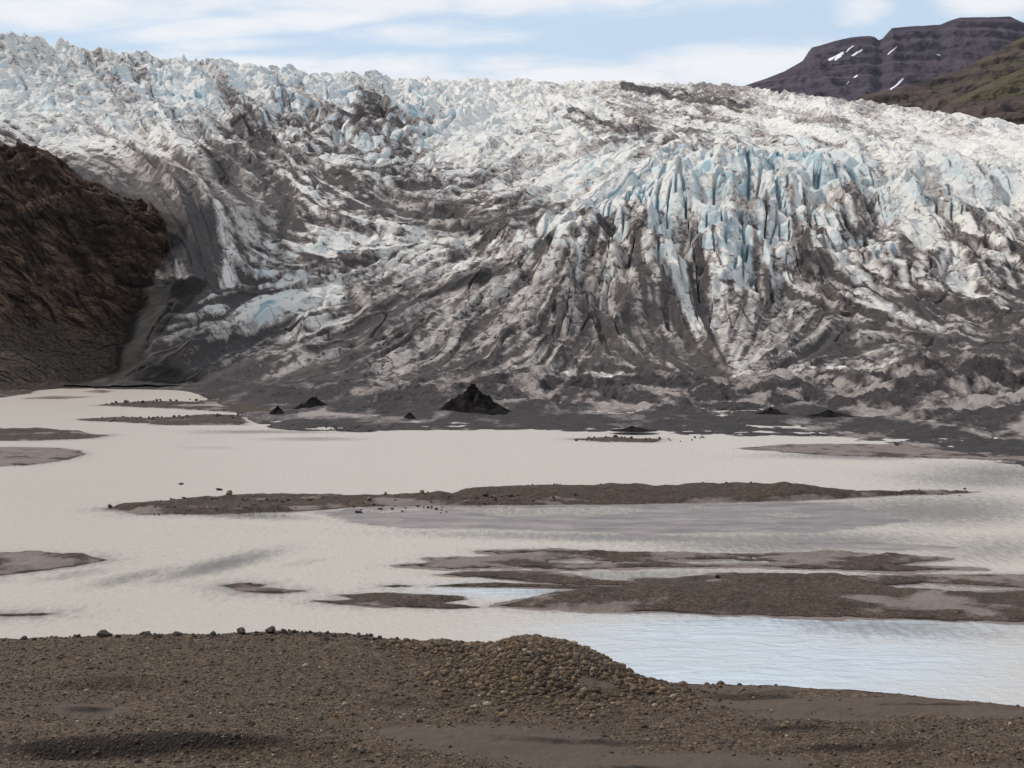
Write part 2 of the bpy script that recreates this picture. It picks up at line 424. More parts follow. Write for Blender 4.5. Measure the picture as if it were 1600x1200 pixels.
def mountain_material(name, c0, c1, green=0.0):
    m, t, b = material(name)
    st = t.noise(t.obj((0.0016, 0.0016, 0.055)), 1.0, 6, 0.6, 0.2)
    n2 = t.noise(t.obj(), 0.02, 6, 0.65); n3 = t.noise(t.obj(), 0.004, 4, 0.55)
    c = t.ramp(t.m('ADD', t.m('MULTIPLY', st, 0.6), t.m('MULTIPLY', n2, 0.4)), [(0.36, c0), (0.52, c1), (0.66, tuple(x*1.45 for x in c1))])
    if green: 
        gz = t.m('ADD', t.attr('green').outputs['Fac'], t.m('MULTIPLY', t.m('SUBTRACT', n2, 0.5), 1.1))
        c = t.mix(t.m('MULTIPLY', t.ss(gz, 0.35, 0.75), green), c, (0.082, 0.075, 0.032))
    sn = t.attr('snow').outputs['Fac']
    sn = t.ss(t.m('ADD', sn, t.m('MULTIPLY', t.m('SUBTRACT', n2, 0.5), 1.3)), 0.72, 0.80)
    c = t.mix(sn, c, (0.85, 0.85, 0.88))
    t.put(b.inputs['Base Color'], c); b.inputs['Roughness'].default_value = 0.95
    b.inputs['Specular IOR Level'].default_value = 0.1
    t.put(b.inputs['Normal'], t.bump(t.m('ADD', t.m('MULTIPLY', st, 0.8), n2), 0.9, 22))
    return m
M_MOUNT = mountain_material('layered_basalt', (0.036, 0.027, 0.040), (0.074, 0.056, 0.072))
M_HILL = mountain_material('mossy_hillside', (0.032, 0.025, 0.024), (0.085, 0.061, 0.050), 0.6)
M_CONE = rock_material('black_debris', (0.004, 0.0035, 0.0035), (0.010, 0.008, 0.008), (0.038, 0.030, 0.028), 0.5)
M_CONE.node_tree.nodes['Principled BSDF'].inputs['Specular IOR Level'].default_value = .05
M_ROCK_DARK = rock_material('dark_boulder_rock', (0.045, 0.038, 0.035), (0.085, 0.072, 0.065), (0.15, 0.13, 0.115))
M_ROCK_TAN = rock_material('tan_boulder_rock', (0.085, 0.055, 0.035), (0.17, 0.11, 0.07), (0.26, 0.18, 0.12))
M_ROCK_BLACK = rock_material('wet_boulder_rock', (0.018, 0.015, 0.014), (0.04, 0.034, 0.031), (0.075, 0.062, 0.055))

# ------------------------------------------------------------------ the glacier and its debris foot
# knots down each image column: (py, depth) of shore, snout, tongue top, icefall top, plateau, upper fall, skyline
COLS = {
 -320: [(606,462),(601,480),(470,630),(280,680),(190,800),(118,980),(30,1280)],
    0: [(606,462),(601,480),(440,625),(250,670),(195,790),(132,960),(66,1280)],
  150: [(606,462),(601,476),(540,600),(280,660),(205,820),(148,1000),(90,1310)],
  185: [(607,460),(602,470),(590,478),(295,640),(208,830),(149,1015),(94,1325)],
  212: [(607,460),(602,470),(562,482),(300,625),(209,835),(149,1025),(96,1335)],
  240: [(607,460),(601,470),(530,486),(300,595),(210,835),(149,1030),(97,1340)],
  268: [(607,460),(600,471),(505,492),(305,580),(212,835),(150,1045),(99,1360)],
  300: [(609,458),(599,472),(480,506),(312,572),(215,840),(150,1060),(102,1380)],
  420: [(672,262),(592,477),(460,585),(325,690),(232,900),(165,1110),(113,1500)],
  560: [(676,255),(593,478),(465,595),(350,700),(258,880),(170,1150),(122,1800)],
  700: [(677,252),(592,480),(460,600),(360,715),(260,930),(180,1280),(128,2050)],
  850: [(675,256),(588,482),(440,600),(340,720),(258,920),(190,1300),(129,2150)],
 1000: [(676,254),(588,482),(435,605),(262,820),(225,1000),(180,1380),(130,2150)],
 1150: [(686,238),(590,476),(440,610),(250,840),(215,1040),(178,1390),(135,2050)],
 1300: [(686,238),(582,486),(435,620),(250,845),(218,1010),(182,1330),(157,1850)],
 1450: [(708,213),(572,496),(425,630),(248,845),(222,970),(196,1220),(175,1580)],
 1600: [(736,185),(562,505),(410,640),(238,845),(220,940),(208,1120),(198,1330)],
 1920: [(756,169),(545,515),(390,650),(235,840),(222,930),(214,1050),(206,1200)],
}
cpx = np.array(sorted(COLS))
KN = np.array([COLS[c] for c in cpx], float)                     # (columns, 7, 2)
pxs = np.concatenate([np.arange(-320, -40, 5.0), np.arange(-40, 1640, 1.55), np.arange(1640, 1925, 5.0)])
rows_n = [36, 300, 420, 430, 240, 260, 320, 50]
ts = np.concatenate([np.linspace(i, i+1, n, endpoint=False) for i, n in enumerate(rows_n)] + [[8.0]])
PY = np.zeros((len(pxs), 9)); DD = np.zeros((len(pxs), 9))
fine_px = np.arange(-320, 1921, 4.0)
for k in range(7):
    PY[:, k+1] = np.interp(pxs, fine_px, blur1(np.interp(fine_px, cpx, KN[:, k, 0]), 4, 0))
    DD[:, k+1] = np.interp(pxs, fine_px, blur1(np.interp(fine_px, cpx, KN[:, k, 1]), 4, 0))
PY[:, 0] = PY[:, 1]+8;  DD[:, 0] = at_height(pxs, PY[:, 0], -0.8)[1]
ZK1 = at_depth(pxs, PY[:, 2], DD[:, 2])[2]
PY[:, 8] = PY[:, 7]+10; DD[:, 8] = DD[:, 7]+260
R, Cn = len(ts), len(pxs)
py = np.empty((R, Cn)); dd = np.empty((R, Cn))
for c in range(Cn):
    py[:, c] = np.interp(ts, np.arange(9), PY[c]); dd[:, c] = np.interp(ts, np.arange(9), DD[c])
py = blur1(py, 16, 0)
ZL = np.empty((R, Cn))
for c in range(Cn): ZL[:, c] = np.interp(ts, [0, 1, 1.35, 1.6, 2], [-.8, .06, .30, .8, ZK1[c]])
lowd = at_height(np.repeat(pxs[None, :], R, 0), py, ZL)[1]
dd = np.where(ts[:, None] < 2, lowd, dd)
dd = blur1(dd, 14, 0)
T = np.repeat(ts[:, None], Cn, 1)
PX = np.repeat(pxs[None, :], R, 0)
X0, Y0, Z0 = at_depth(PX, py, dd)
X0 = X0.astype(F); Y0 = Y0.astype(F)
mpp = (Y0/FPX).astype(F)                                         # metres per photo pixel there

# maps over the surface: dirt cover, serac height, blue ice, flow direction
MPX0, MPY0, MW, MH = -320, 40, 1121, 711
mx, my = np.meshgrid(MPX0 + 2.0*np.arange(MW), MPY0 + 1.0*np.arange(MH))
def onmap(g): return bil(g, (PX-MPX0)/2.0, py-MPY0).astype(F)
rowsD = [100,140,180,220,260,300,340,380,420,460,500,540,580,620,660,700]
DIRT = np.array([
#  0   100  200  300  400  500  600  700  800  900 1000 1100 1200 1300 1400 1500 1600
 [.15,.25,.45,.25,.35,.20,.15,.15,.15,.15,.20,.20,.20,.20,.20,.20,.20],
 [.20,.15,.32,.20,.42,.28,.25,.20,.15,.18,.30,.32,.22,.20,.20,.20,.20],
 [.30,.22,.20,.28,.52,.40,.48,.20,.20,.38,.28,.32,.22,.28,.20,.18,.18],
 [.60,.45,.32,.30,.60,.50,.44,.25,.28,.30,.38,.42,.30,.32,.28,.20,.20],
 [1.0,.90,.85,.75,.70,.45,.50,.38,.28,.16,.15,.10,.08,.10,.14,.14,.10],
 [1.0,1.0,1.0,.88,.50,.46,.46,.48,.24,.12,.08,.06,.08,.12,.18,.18,.12],
 [1.0,1.0,1.0,1.0,.52,.34,.44,.68,.46,.46,.32,.20,.22,.28,.30,.25,.20],
 [1.0,1.0,1.0,1.0,.56,.26,.38,.56,.46,.52,.45,.30,.38,.40,.34,.34,.26],
 [1.0,1.0,1.0,.95,.55,.48,.45,.65,.65,.76,.64,.48,.52,.58,.55,.60,.45],
 [1.0,1.0,1.0,.70,.42,.45,.60,.75,.82,.86,.76,.64,.70,.62,.62,.52,.45],
 [1.0,1.0,.95,.58,.40,.58,.66,.76,.78,.86,.86,.80,.80,.66,.66,.64,.60],
 [1.0,1.0,1.0,.92,.74,.74,.86,.92,.82,.86,.80,.84,.85,.78,.76,.76,.74],
 [1.0,1.0,1.0,1.0,.95,.92,.90,.86,.66,.60,.58,.62,.60,.60,.64,.64,.60],
 [1.0,1.0,1.0,1.0,.92,.84,.70,.70,.62,.60,.60,.56,.54,.54,.56,.58,.56],
 [1.0,1.0,1.0,1.0,.92,.86,.80,.82,.88,.90,.92,.90,.80,.70,.64,.60,.58],
 [1.0,1.0,1.0,1.0,.95,.95,.95,.95,.95,.95,.95,.95,.88,.75,.68,.64,.62]])
Dm = bil(DIRT, np.clip(mx/100, 0, 16), np.interp(my, rowsD, np.arange(len(rowsD))))
Dm = blur(Dm, 7)
def stroke(pts, wid):
    """distance falloff to a polyline over the map, in photo pixels"""
    best = np.full(mx.shape, 1e9)
    for (x0, y0), (x1, y1) in zip(pts[:-1], pts[1:]):
        vx, vy = x1-x0, y1-y0
        t = np.clip(((mx-x0)*vx+(my-y0)*vy)/(vx*vx+vy*vy), 0, 1)
        best = np.minimum(best, np.hypot(mx-x0-t*vx, my-y0-t*vy))
    return np.exp(-(best/wid)**2)
for pts, wid, amt in [
    ([(975,140),(1060,150),(1170,162)], 6, .38), ([(890,180),(960,198),(1020,205)], 8, .45), ([(370,200),(440,235),(500,262)], 14, .25),
    ([(560,170),(600,185),(620,215)], 20, .2), ([(690,330),(760,350),(860,335)], 14, .25), ([(330,250),(400,330),(440,400)], 18, .3),
    ([(400,395),(470,415),(545,420)], 10, .5), ([(560,480),(650,470),(720,450),(800,420)], 13, .35), ([(600,300),(680,345),(720,352)], 16, .25),
    ([(340,320),(352,380),(362,440)], 13, -.55), ([(395,408),(460,405)], 8, -.4), ([(420,385),(520,398)], 8, -.45),
    ([(380,500),(480,475),(520,455)], 13, -.33), ([(430,470),(520,440),(600,410)], 9, -.35), ([(1060,430),(1085,500),(1100,520)], 16, -.5), ([(1115,360),(1130,440)], 14, -.35), ([(1150,390),(1165,450)], 14, -.45),
    ([(640,430),(700,405),(780,400)], 14, -.25), ([(860,350),(900,420)], 16, -.25), ([(1180,380),(1210,430)], 22, -.2),
    ([(760,590),(900,585),(1000,588)], 6, -.35), ([(880,605),(1000,600)], 8, -.2), ([(560,610),(680,606)], 6, -.3),
    ([(1200,560),(1330,585),(1450,590)], 9, -.2), ([(1290,612),(1440,612),(1590,620)], 9, -.3), ([(1420,650),(1600,638)], 5, -.5), ([(1400,668),(1500,655)], 4, -.5), ([(1470,690),(1600,672)], 4, -.5),
    ([(640,640),(560,650),(470,648)], 6, -.35), ([(960,628),(1010,634)], 5, -.4), ([(1150,592),(1240,610)], 9, -.3)]:
    Dm = Dm + amt*stroke(pts, wid)
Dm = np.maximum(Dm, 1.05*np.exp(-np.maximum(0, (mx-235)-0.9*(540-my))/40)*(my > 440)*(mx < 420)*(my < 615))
Dm = Dm - (.06+.05*sstep(1000, 800, mx))*(my < 300)*(Dm < .7)*sstep(305, 250, my)
Dm = Dm - .10*np.exp(-((mx-960)/220)**2-((my-500)/60)**2) - .07*np.exp(-((mx-1200)/500)**2-((my-500)/75)**2)
Dm = np.clip(Dm, 0.02, 1.0)
SER = np.array([   # serac relief in photo pixels
 [38, 36, 34, 32, 28, 22, 18, 14, 14, 13, 13, 13, 15, 17, 18, 18, 18],
 [30, 28, 30, 30, 30, 28, 24, 16, 15, 14, 15, 15, 17, 18, 18, 18, 18],
 [24, 22, 24, 30, 36, 34, 36, 24, 18, 15, 14, 14, 14, 15, 15, 15, 14],
 [16, 18, 20, 22, 28, 30, 34, 26, 18, 14, 13, 13, 14, 15, 16, 16, 16],
 [10, 12, 14, 16, 18, 22, 26, 22, 18, 20, 30, 36, 38, 34, 32, 32, 30],
 [8,  8,  8, 12, 15, 17, 20, 18, 18, 26, 42, 54, 56, 52, 46, 44, 38],
 [8,  8,  8, 10, 14, 17, 18, 16, 24, 38, 46, 54, 56, 50, 46, 40, 36],
 [8,  8,  8, 10, 14, 17, 18, 20, 34, 48, 54, 58, 54, 46, 40, 36, 34],
 [8,  8,  8, 10, 14, 16, 18, 22, 34, 46, 52, 54, 46, 38, 36, 34, 30],
 [8,  8,  8, 14, 18, 18, 18, 24, 30, 38, 42, 42, 34, 30, 28, 26, 24],
 [8,  8,  8, 16, 20, 20, 20, 26, 30, 34, 34, 32, 26, 24, 20, 18, 18],
 [6,  6,  8, 16, 20, 20, 22, 24, 26, 26, 24, 22, 18, 16, 14, 13, 12],
 [5,  5,  6,  8, 10, 10, 10,  9,  9,  8,  8,  8,  8,  8,  8,  8,  8],
 [2,  2,  2,  3,  4,  4,  4,  5,  5,  5,  5,  5,  6,  6,  6,  6,  6],
 [1,  1,  1,  2,  2,  2,  2,  2,  2,  2,  3,  3,  4,  4,  4,  4,  4],
 [1,  1,  1,  1,  1,  1,  1,  1,  1,  1,  1,  2,  2,  2,  2,  2,  2]], float)
Sm = blur(bil(SER, np.clip(mx/100, 0, 16), np.interp(my, rowsD, np.arange(len(rowsD)))), 9)
Bm = np.zeros(mx.shape)
for bx, by, rx, ry, k in [(1150,290,240,70,1.0), (1000,330,160,50,.6), (1130,390,170,70,.75), (1420,310,180,70,.5), (480,150,180,60,.75), (620,190,110,60,.9),
                          (250,150,160,50,.6), (60,150,110,70,.35), (450,480,110,30,.7), (470,400,90,16,.9), (420,430,60,14,.8), (880,370,130,45,.6), (760,410,110,40,.45),
                          (1300,360,120,60,.5), (640,490,80,40,.35), (1380,390,90,40,.4), (930,440,60,40,.3), (1560,270,80,50,.4), (800,190,160,40,.3)]:
    Bm = np.maximum(Bm, k*np.exp(-((mx-bx)/rx)**2-((my-by)/ry)**2))
FLOW = [(0,150,20),(100,200,22),(100,120,30),(300,250,32),(400,230,40),(330,330,72),(340,400,80),(420,320,34),(450,300,30),(600,310,20),(700,345,8),(500,400,14),(430,400,25),
 (450,445,-15),(350,500,-20),(600,440,-25),(700,400,-30),(550,540,-22),(330,560,-28),(820,400,-42),(800,480,-50),(780,560,-34),(700,540,-40),(880,530,-58),(950,480,75),(920,430,-60),
 (1000,530,50),(1080,560,48),(1040,450,72),(1130,450,80),(1180,540,-62),(1240,520,-48),(1200,400,84),(1000,360,88),(1300,310,70),(1150,290,75),(1450,330,48),(1550,320,40),(1300,450,15),
 (1400,480,30),(1500,420,38),(1500,520,6),(1400,560,-3),(1100,180,12),(900,180,20),(700,210,-22),(560,200,-14),(640,250,-30),(1300,200,12),(1500,210,16),(900,270,-22),(800,310,-20),(980,260,-30),
 (1000,600,-3),(700,620,-3),(500,630,0),(1400,640,-8),(1550,680,-12),(1200,600,4),(600,150,60),(480,150,65),(250,150,50),(1000,120,10),(1300,160,15)]
cx, cy = np.meshgrid(np.linspace(-320, 1920, 113), np.linspace(40, 750, 72))
sa = np.zeros(cx.shape); ca = np.zeros(cx.shape)
for fx, fy, a in FLOW:
    wgt = 1/(((cx-fx)/1.5)**2+(cy-fy)**2+300)**1.6
    sa += wgt*math.sin(2*math.radians(a)); ca += wgt*math.cos(2*math.radians(a))
ang = 0.5*np.arctan2(sa, ca)
c2 = bil(np.cos(2*ang), (mx+320)/20, (my-40)/10); s2 = bil(np.sin(2*ang), (mx+320)/20, (my-40)/10)
ang = 0.5*np.arctan2(s2, c2) + (0.17+.22*np.exp(-((mx-1050)/330)**2-((my-470)/110)**2))*fbm(mx/60, my/40, 91, 3).astype(float)
UX, UY = np.cos(ang), np.sin(ang)
def lic(noise, L, step):
    acc = noise.copy(); n = 1
    for sgn in (1, -1):
        x = (mx-MPX0)/2.0; y = my-MPY0
        dxp = UX.copy(); dyp = UY.copy()
        lx, ly = sgn*UX, sgn*UY
        for k in range(int(L/step)):
            x = x + lx*step/2.0; y = y + ly*step
            xi = np.clip(np.rint(x), 0, MW-1).astype(np.int32); yi = np.clip(np.rint(y), 0, MH-1).astype(np.int32)
            ux, uy = UX[yi, xi], UY[yi, xi]
            flip = np.where(ux*lx+uy*ly < 0, -1, 1)
            lx, ly = ux*flip, uy*flip
            acc = acc + noise[yi, xi]; n += 1
    return acc/n
wn0 = rng.standard_normal(mx.shape)
licA = uniform(blur1(lic(blur1(wn0, 1, 0), 36, 2.0), 1, 1))
wn1 = blur1(blur1(rng.standard_normal(mx.shape), 4, 0), 2, 1)
licB = uniform(lic(wn1, 80, 2.5))
wn2 = blur1(blur1(rng.standard_normal(mx.shape), 10, 0), 5, 1)
licC = uniform(blur(lic(wn2, 130, 4.0), 1))

glide = np.maximum.reduce([np.exp(-((mx-bx)/rx)**2-((my-by)/ry)**2) for bx, by, rx, ry in [(480,330,170,70),(400,480,150,60),(560,430,150,60),(250,240,150,40),(1400,560,260,60),(700,480,130,60),(900,300,130,45),(720,300,110,40)]])
Sm = Sm*(1-.45*glide)
G = onmap(glide)
D = onmap(Dm); S = onmap(Sm); B = onmap(Bm); LA = onmap(licA); LB = onmap(licB); LC = onmap(licC)

# relief: seracs and fins, flow ridges, hummocks
wx = X0 + 8*fbm(X0/38, Y0/70, 5, 3); wy = Y0 + 16*fbm(X0/38, Y0/70, 9, 3)
r1 = ridged(wx/50, wy/90, 21, 4, 0.42)
r2 = ridged(wx/20, wy/60, 33, 3, 0.42)
def blocks(sx, sy, seed, tilt):
    """broken angular blocks: tilted facets that drop away at cracks"""
    f1, f2, cid, tx, ty, hh = worley(wx/sx, wy/sy, seed)
    ax = ((hh*7) & 255)/127.5-1; ay = ((hh*29) & 255)/127.5-1
    top = (0.45+0.75*cid) + tilt*(ax*tx + ay*ty*0.8 + 0.35*ty)
    edge = sstep(0.0, 0.42, f2-f1)
    return top*(0.35+0.65*edge), f2-f1
k1, e1 = blocks(40, 74, 3, 1.15)
k2, e2 = blocks(15, 30, 8, 0.95)
k3, e3 = blocks(4.6, 10, 14, 0.8)
fall = sstep(24, 46, S)                              # open icefall: tall blades; elsewhere: worn blocks
ser = (0.40*k1+0.25*k2+0.06*k3+0.15*r1)*(1-fall) + (0.54*r1+0.17*r2+0.32*k1+0.14*k2+0.03*k3)*fall
ser = ser + 0.24*fbm(X0/90, Y0/150, 77, 2)
del k1, k2, k3
h = S*mpp*(1.08+0.75*fall)*(ser-0.45)
lam = sstep(1.7, 2.3, T)*(1-sstep(6.6, 7.0, T))
ridA = 1-np.abs(2*LB-1); ridC = 1-np.abs(2*LC-1)
h = h + mpp*lam*(((ridC-.5)*19 + (ridA-.5)*9 + (LA-.5)*3.0)*np.clip(1.12-S/42, .2, 1) + G*((LC-.5)*16 + (LB-.5)*8))
# narrow crevasses along and across the flow
slotn = uniform(fbm(X0/34, Y0/80, 180, 3))
slot = (1-sstep(.03, .20, np.abs(2*LB-1)))*sstep(.35, .7, slotn)
slot2 = (1-sstep(.02, .12, np.abs(2*LC-1)))*sstep(.3, .6, 1-slotn)
h = h - mpp*lam*(slot*(5+0.42*S*fall) + slot2*(4+0.22*S))
# hummocky, debris-covered foot
fw = (1-sstep(1.75, 2.35, T))*sstep(1.0, 1.5, T)
bx_, by_ = X0 + 5*fbm(X0/22, Y0/40, 41, 2), Y0 + 9*fbm(X0/22, Y0/40, 44, 2)
hum = np.abs(perlin(bx_/33, by_/44, 50))*1.2 + 0.42*np.abs(perlin(bx_/13, by_/20, 53)) + 0.20*np.abs(perlin(bx_/4.5, by_/8, 58)) + .12*fbm(bx_/2.2, by_/4, 59, 3)
humamp = bil(np.array([[.3,.3,.3,.7,1.2,2.0,2.6,3.0,3.3,3.6,3.8,3.8,3.8,4.0,4.2,4.2,4.2]]*2), np.clip(PX/100, 0, 16), np.zeros(PX.shape)).astype(F)
far = sstep(1.25, 1.9, T)
h = h + fw*humamp*(hum-0.28)*(0.55+1.6*far+.45*sstep(1250, 1500, PX)*sstep(1.05, 1.4, T)) + (1-sstep(1.6, 2.2, T))*(0.30*fbm(X0/7, Y0/8, 66, 5, .6) + .28*fbm(X0/30, Y0/14, 69, 3))
Z = Z0 + h
Yd = Y0 - 0.38*np.clip(h, -4, 30)*sstep(2.0, 2.6, T)
Xd = X0 + 0.10*np.clip(h, -6, 20)*sstep(2.0, 2.6, T)*fbm(X0/60, Y0/90, 83, 2)
P = np.stack([Xd, Yd, Z], -1)
# slope from the finished relief
du = np.gradient(P, axis=1); dv = np.gradient(P, axis=0)
N = np.cross(du, dv); N /= (np.linalg.norm(N, axis=-1, keepdims=True)+1e-9)
up = np.abs(N[..., 2]).astype(F)
steep = 1-sstep(0.25, 0.75, up)
nz = uniform(0.55*fbm(X0/24, Y0/60, 120, 5, 0.62) + 0.6*fbm(X0/6, Y0/14, 130, 4, 0.65))
nf = uniform(ridged((X0+2*LA)/9, Y0/22, 190, 4, .6, p=1.0))
mixn = uniform(0.55*LA + 0.46*LB + 0.34*LC + 0.26*nz + 0.26*nf)
crk = np.maximum(1-sstep(0.0, 0.13, e1), 0.8*(1-sstep(0.0, 0.16, e2)))*sstep(0.25, 0.6, uniform(fbm(X0/30, Y0/60, 170, 3)))
Dd = np.clip(D - 0.16*steep*(D < 0.85), 0, 1)
dirt_shade = sstep(-0.62, 0.50, Dd*1.10-0.02-mixn)
dirt_shade = dirt_shade*(.42+.58*sstep(.06, .40, D))
dirt_shade = np.clip(dirt_shade + 0.42*crk*sstep(.05, .4, D) + .22*slot*sstep(.1, .5, D), 0, 1)
lowD = sstep(.45, .82, D)
dirt_shade = dirt_shade*(1-lowD) + lowD*(0.37+0.45*sstep(.9, 1.0, D)+(0.63-.45*sstep(.9, 1.0, D))*sstep(-.50, .60, D-mixn-.16))
dirt_shade = np.where(D < .32, np.maximum(dirt_shade, 0), dirt_shade)
ft = (1-sstep(1.8, 2.2, T))
hn = uniform(fbm(X0/18, Y0/46, 150, 4, 0.55))
hn2 = uniform(.75*hn + .35*uniform(fbm(X0/5, Y0/14, 155, 4, .6)) + .35*LB + .3*LA)
dirt_shade = dirt_shade*(1-ft) + ft*(0.16+0.84*sstep(-.46, .40, D+.05-hn2))
dirt_shade = dirt_shade + .35*sstep(.97, 1.0, D)*(1-ft)  # beyond full debris cover: shade of the cleft added to the till
blue = np.clip(B*(0.22+0.75*steep)+0.10*steep*(sstep(3.0, 4.5, T)), 0, 1)*sstep(0.2, 0.9, uniform(fbm(X0/15, Y0/30, 140, 3)) + 0.3*steep)
blue = np.clip(blue+.06*sstep(3.0, 4.5, T)+.9*slot*sstep(.12, .5, B), 0, 1)
tc_ = (T[:-1, :-1])
ga = grid_obj('glacier', P, M_ICE, {'dirt_shade': dirt_shade, 'blue': blue}, tc_ >= 1.97)
tag(ga, 'broad crevassed glacier of white and blue ice streaked with black debris', 'glacier', kind='structure')
mo = grid_obj('moraine_ground', P, M_MOR, {'dirt_shade': dirt_shade, 'blue': blue*0}, tc_ < 1.97)
tag(mo, 'hummocky purple grey debris ground between the glacier snout and the lake', 'moraine', kind='structure')
del P, N, du, dv, r1, r2, e1, e2, e3

# ------------------------------------------------------------------ dark rock spur at the left of the ice
def spur():
    u = np.concatenate([np.arange(-330, -40, 4.0), np.arange(-40, 298, 0.8)])
    crest = np.interp(u, [-330,-120,0,60,90,130,165,215,240,258,266,270,274,280,290,298], [190,215,229,236,249,276,291,309,326,350,385,440,478,520,570,604])
    base = np.interp(u, [-330,0,60,130,210,240,298], [640,618,610,604,601,598,597])
    dc = np.interp(u, [-330,0,200,262,298], [575,570,560,545,520])
    s = np.concatenate([np.linspace(-0.04, 1, 560), np.linspace(1.0, 1.35, 60)[1:]])
    U, Sx = np.meshgrid(u, s)
    cr, ba, dcc = crest[None, :], base[None, :], dc[None, :]
    db = at_height(u, base, 0.0)[1][None, :]
    s1 = np.clip(Sx, -0.04, 1)
    yy = ba + (cr-ba)*s1
    d = db + (dcc-db)*np.clip(np.interp(s1, [-.04, 0, .18, .30, .75, .92, 1], [-.06, 0, .34, .46, .72, .86, 1]), -.1, 1)
    X, Y, Zs = at_depth(U, yy, d)
    back = np.clip((Sx-1)/0.35, 0, 1)
    Y = Y + back*45; Zs = Zs*(1-back**1.5) - 6*back
    X, Y, Zs = [a.astype(F) for a in (X, Y, Zs)]
    cl = sstep(0.20, 0.36, s1+0.05*fbm(U/40, Sx*6, 3, 3))
    q = X*0.35 + Zs                                     # strata dip to the right
    wq = 5*fbm3(X/30, Y/30, Zs/30, 2, 3)
    st = 1-np.abs(perlin3((X*0.5-Zs*.2)/30, Y/40, (q+wq)/7.0, 12))*1.3
    big = fbm3(X/40, Y/40, (Zs+.4*X)/22, 5, 5, 0.55) - 1.2*np.abs(perlin3(X/26, Y/26, (Zs+.45*X)/11, 36)) + .45
    lit = fbm3(X/6, Y/6, (Zs+.4*X)/2.6, 8, 5, 0.65) - 1.1*np.abs(perlin3(X/11, Y/11, (Zs+.45*X)/4.5, 31)) - .6*np.abs(perlin3(X/4.5, Y/4.5, (Zs+.45*X)/2.2, 33))
    edge = np.clip(1-np.abs(back), 0, 1)
    wxx = X + 3*fbm3(X/14, Y/14, Zs/14, 71, 3); wzz = Zs+.42*X + 3*fbm3(X/14, Y/14, Zs/14, 75, 3)
    blk = 3.4*crag(wxx/17, Y/17, wzz/9, 61) + 1.9*crag(wxx/7, Y/7, wzz/3.6, 63) + 0.95*crag(wxx/2.8, Y/2.8, wzz/1.5, 65)
    bt = .9*crag(X/6, Y/6, Zs/5, 67) + .55*crag(X/2.2, Y/2.2, Zs/2, 69)
    dis = (cl*(6.5*big + 2.6*st + 0.8*lit + blk) + (1-cl)*(2.2*fbm3(X/26, Y/26, Zs/26, 21, 4) + bt))*edge*sstep(-.02, .06, s1)
    Y = Y - dis; Zs = Zs + 0.42*dis*sstep(-.02, .06, s1)
    X = X + 0.35*dis*np.interp(U, [200, 262, 275, 298], [0, .5, .1, 0])
    o = grid_obj('rock_hill', np.stack([X, Y, Zs], -1), M_CLIFF, {'talus': 1-cl})
    tag(o, 'dark brown craggy rock spur rising from the lake left of the glacier', 'rocky hill', kind='structure')
spur()

# ------------------------------------------------------------------ mountains behind
def mountain(name, us, crest, base_py, d_base, d_crest, mat, label, snow=(), green=None, terr=14, rough=1.0, seed=0, py_floor=None):
    u = np.arange(us[0], us[1], 1.6)
    cr = np.interp(u, crest[0], crest[1])
    s = np.concatenate([np.linspace(0, 1, 230), np.linspace(1, 1.5, 20)[1:]])
    U, Sx = np.meshgrid(u, s)
    s1 = np.clip(Sx, 0, 1); back = np.clip((Sx-1)/.5, 0, 1)
    yy = base_py + (cr[None, :]-base_py)*s1
    d = d_base + (d_crest-d_base)*s1**1.1
    X, Y, Zs = at_depth(U, yy, d)
    Y = Y + back*900; Zs = Zs - back*120
    X, Y, Zs = [a.astype(F) for a in (X, Y, Zs)]
    # basalt benches and gullies
    lay = Zs/terr/5 + 0.35*fbm(X/500, Y/500, seed+3, 3)
    fr = lay-np.floor(lay)
    bench = (sstep(0.30, 0.95, fr)-fr)
    gul = ridged(X/170, Y/500, seed+9, 4, .5)
    fade = sstep(1.0, 0.93, s1)
    dis = (bench*terr*2.2 + (gul-.5)*60*rough*fade + 20*rough*fbm(X/70, Zs/45, seed+15, 5, .6)*(.25+.75*fade))
    Y = Y - dis*np.where(back > 0, 0, 1)*1.6; Zs = Zs + np.where(back > 0, 0, 1)*fade*dis*.30
    sn = np.zeros(U.shape)
    for (x0, y0), (x1, y1), wd in snow:
        vx, vy = x1-x0, y1-y0
        t = np.clip(((U-x0)*vx+(yy-y0)*vy)/(vx*vx+vy*vy), 0, 1)
        sn = np.maximum(sn, np.exp(-(np.hypot(U-x0-t*vx, yy-y0-t*vy)/wd)**2))
    at = {'snow': sn, 'green': np.zeros(U.shape) if green is None else green(U, yy)}
    o = grid_obj(name, np.stack([X, Y, Zs], -1), mat, at)
    tag(o, label, 'mountain', kind='structure')
mountain('mountain', (1120, 2000), ([1120,1180,1225,1255,1263,1264,1270,1290,1330,1358,1366,1372,1378,1395,1430,1470,1485,1502,1580,1592,1602,1700,2000],
                                    [150,128,112,94,90,80,73,68,58,55.5,57,63,61,43,40,38,32,26,25,30,36,45,60]), 270, 4300, 5600, M_MOUNT,
    'flat topped purple brown mountain with snow patches behind the glacier', 
    snow=[((1297,92),(1318,82),3.2), ((1306,92),(1314,88),3.0), ((1323,80),(1334,71),1.8), ((1331,87),(1347,78),2.8), ((1388,84),(1402,72),1.9), ((1393,138),(1410,124),2.4), ((1336,119),(1341,115),2.2), ((1464,85),(1470,84.5),1.8), ((1326,127),(1328,125),1.4)], terr=13, rough=.45, seed=200)
mountain('mountain_slope', (1310, 2000), ([1310,1340,1400,1440,1480,1510,1540,1570,1600,1700,2000], [176,150,139,128,116,104,88,72,57,25,-40]), 300, 2900, 3700, M_HILL,
    'brown and mossy lower slope at the right in front of the flat topped mountain', green=lambda U, y: 0.25+0.3*sstep(1350, 1600, U), terr=10, rough=.6, seed=240)
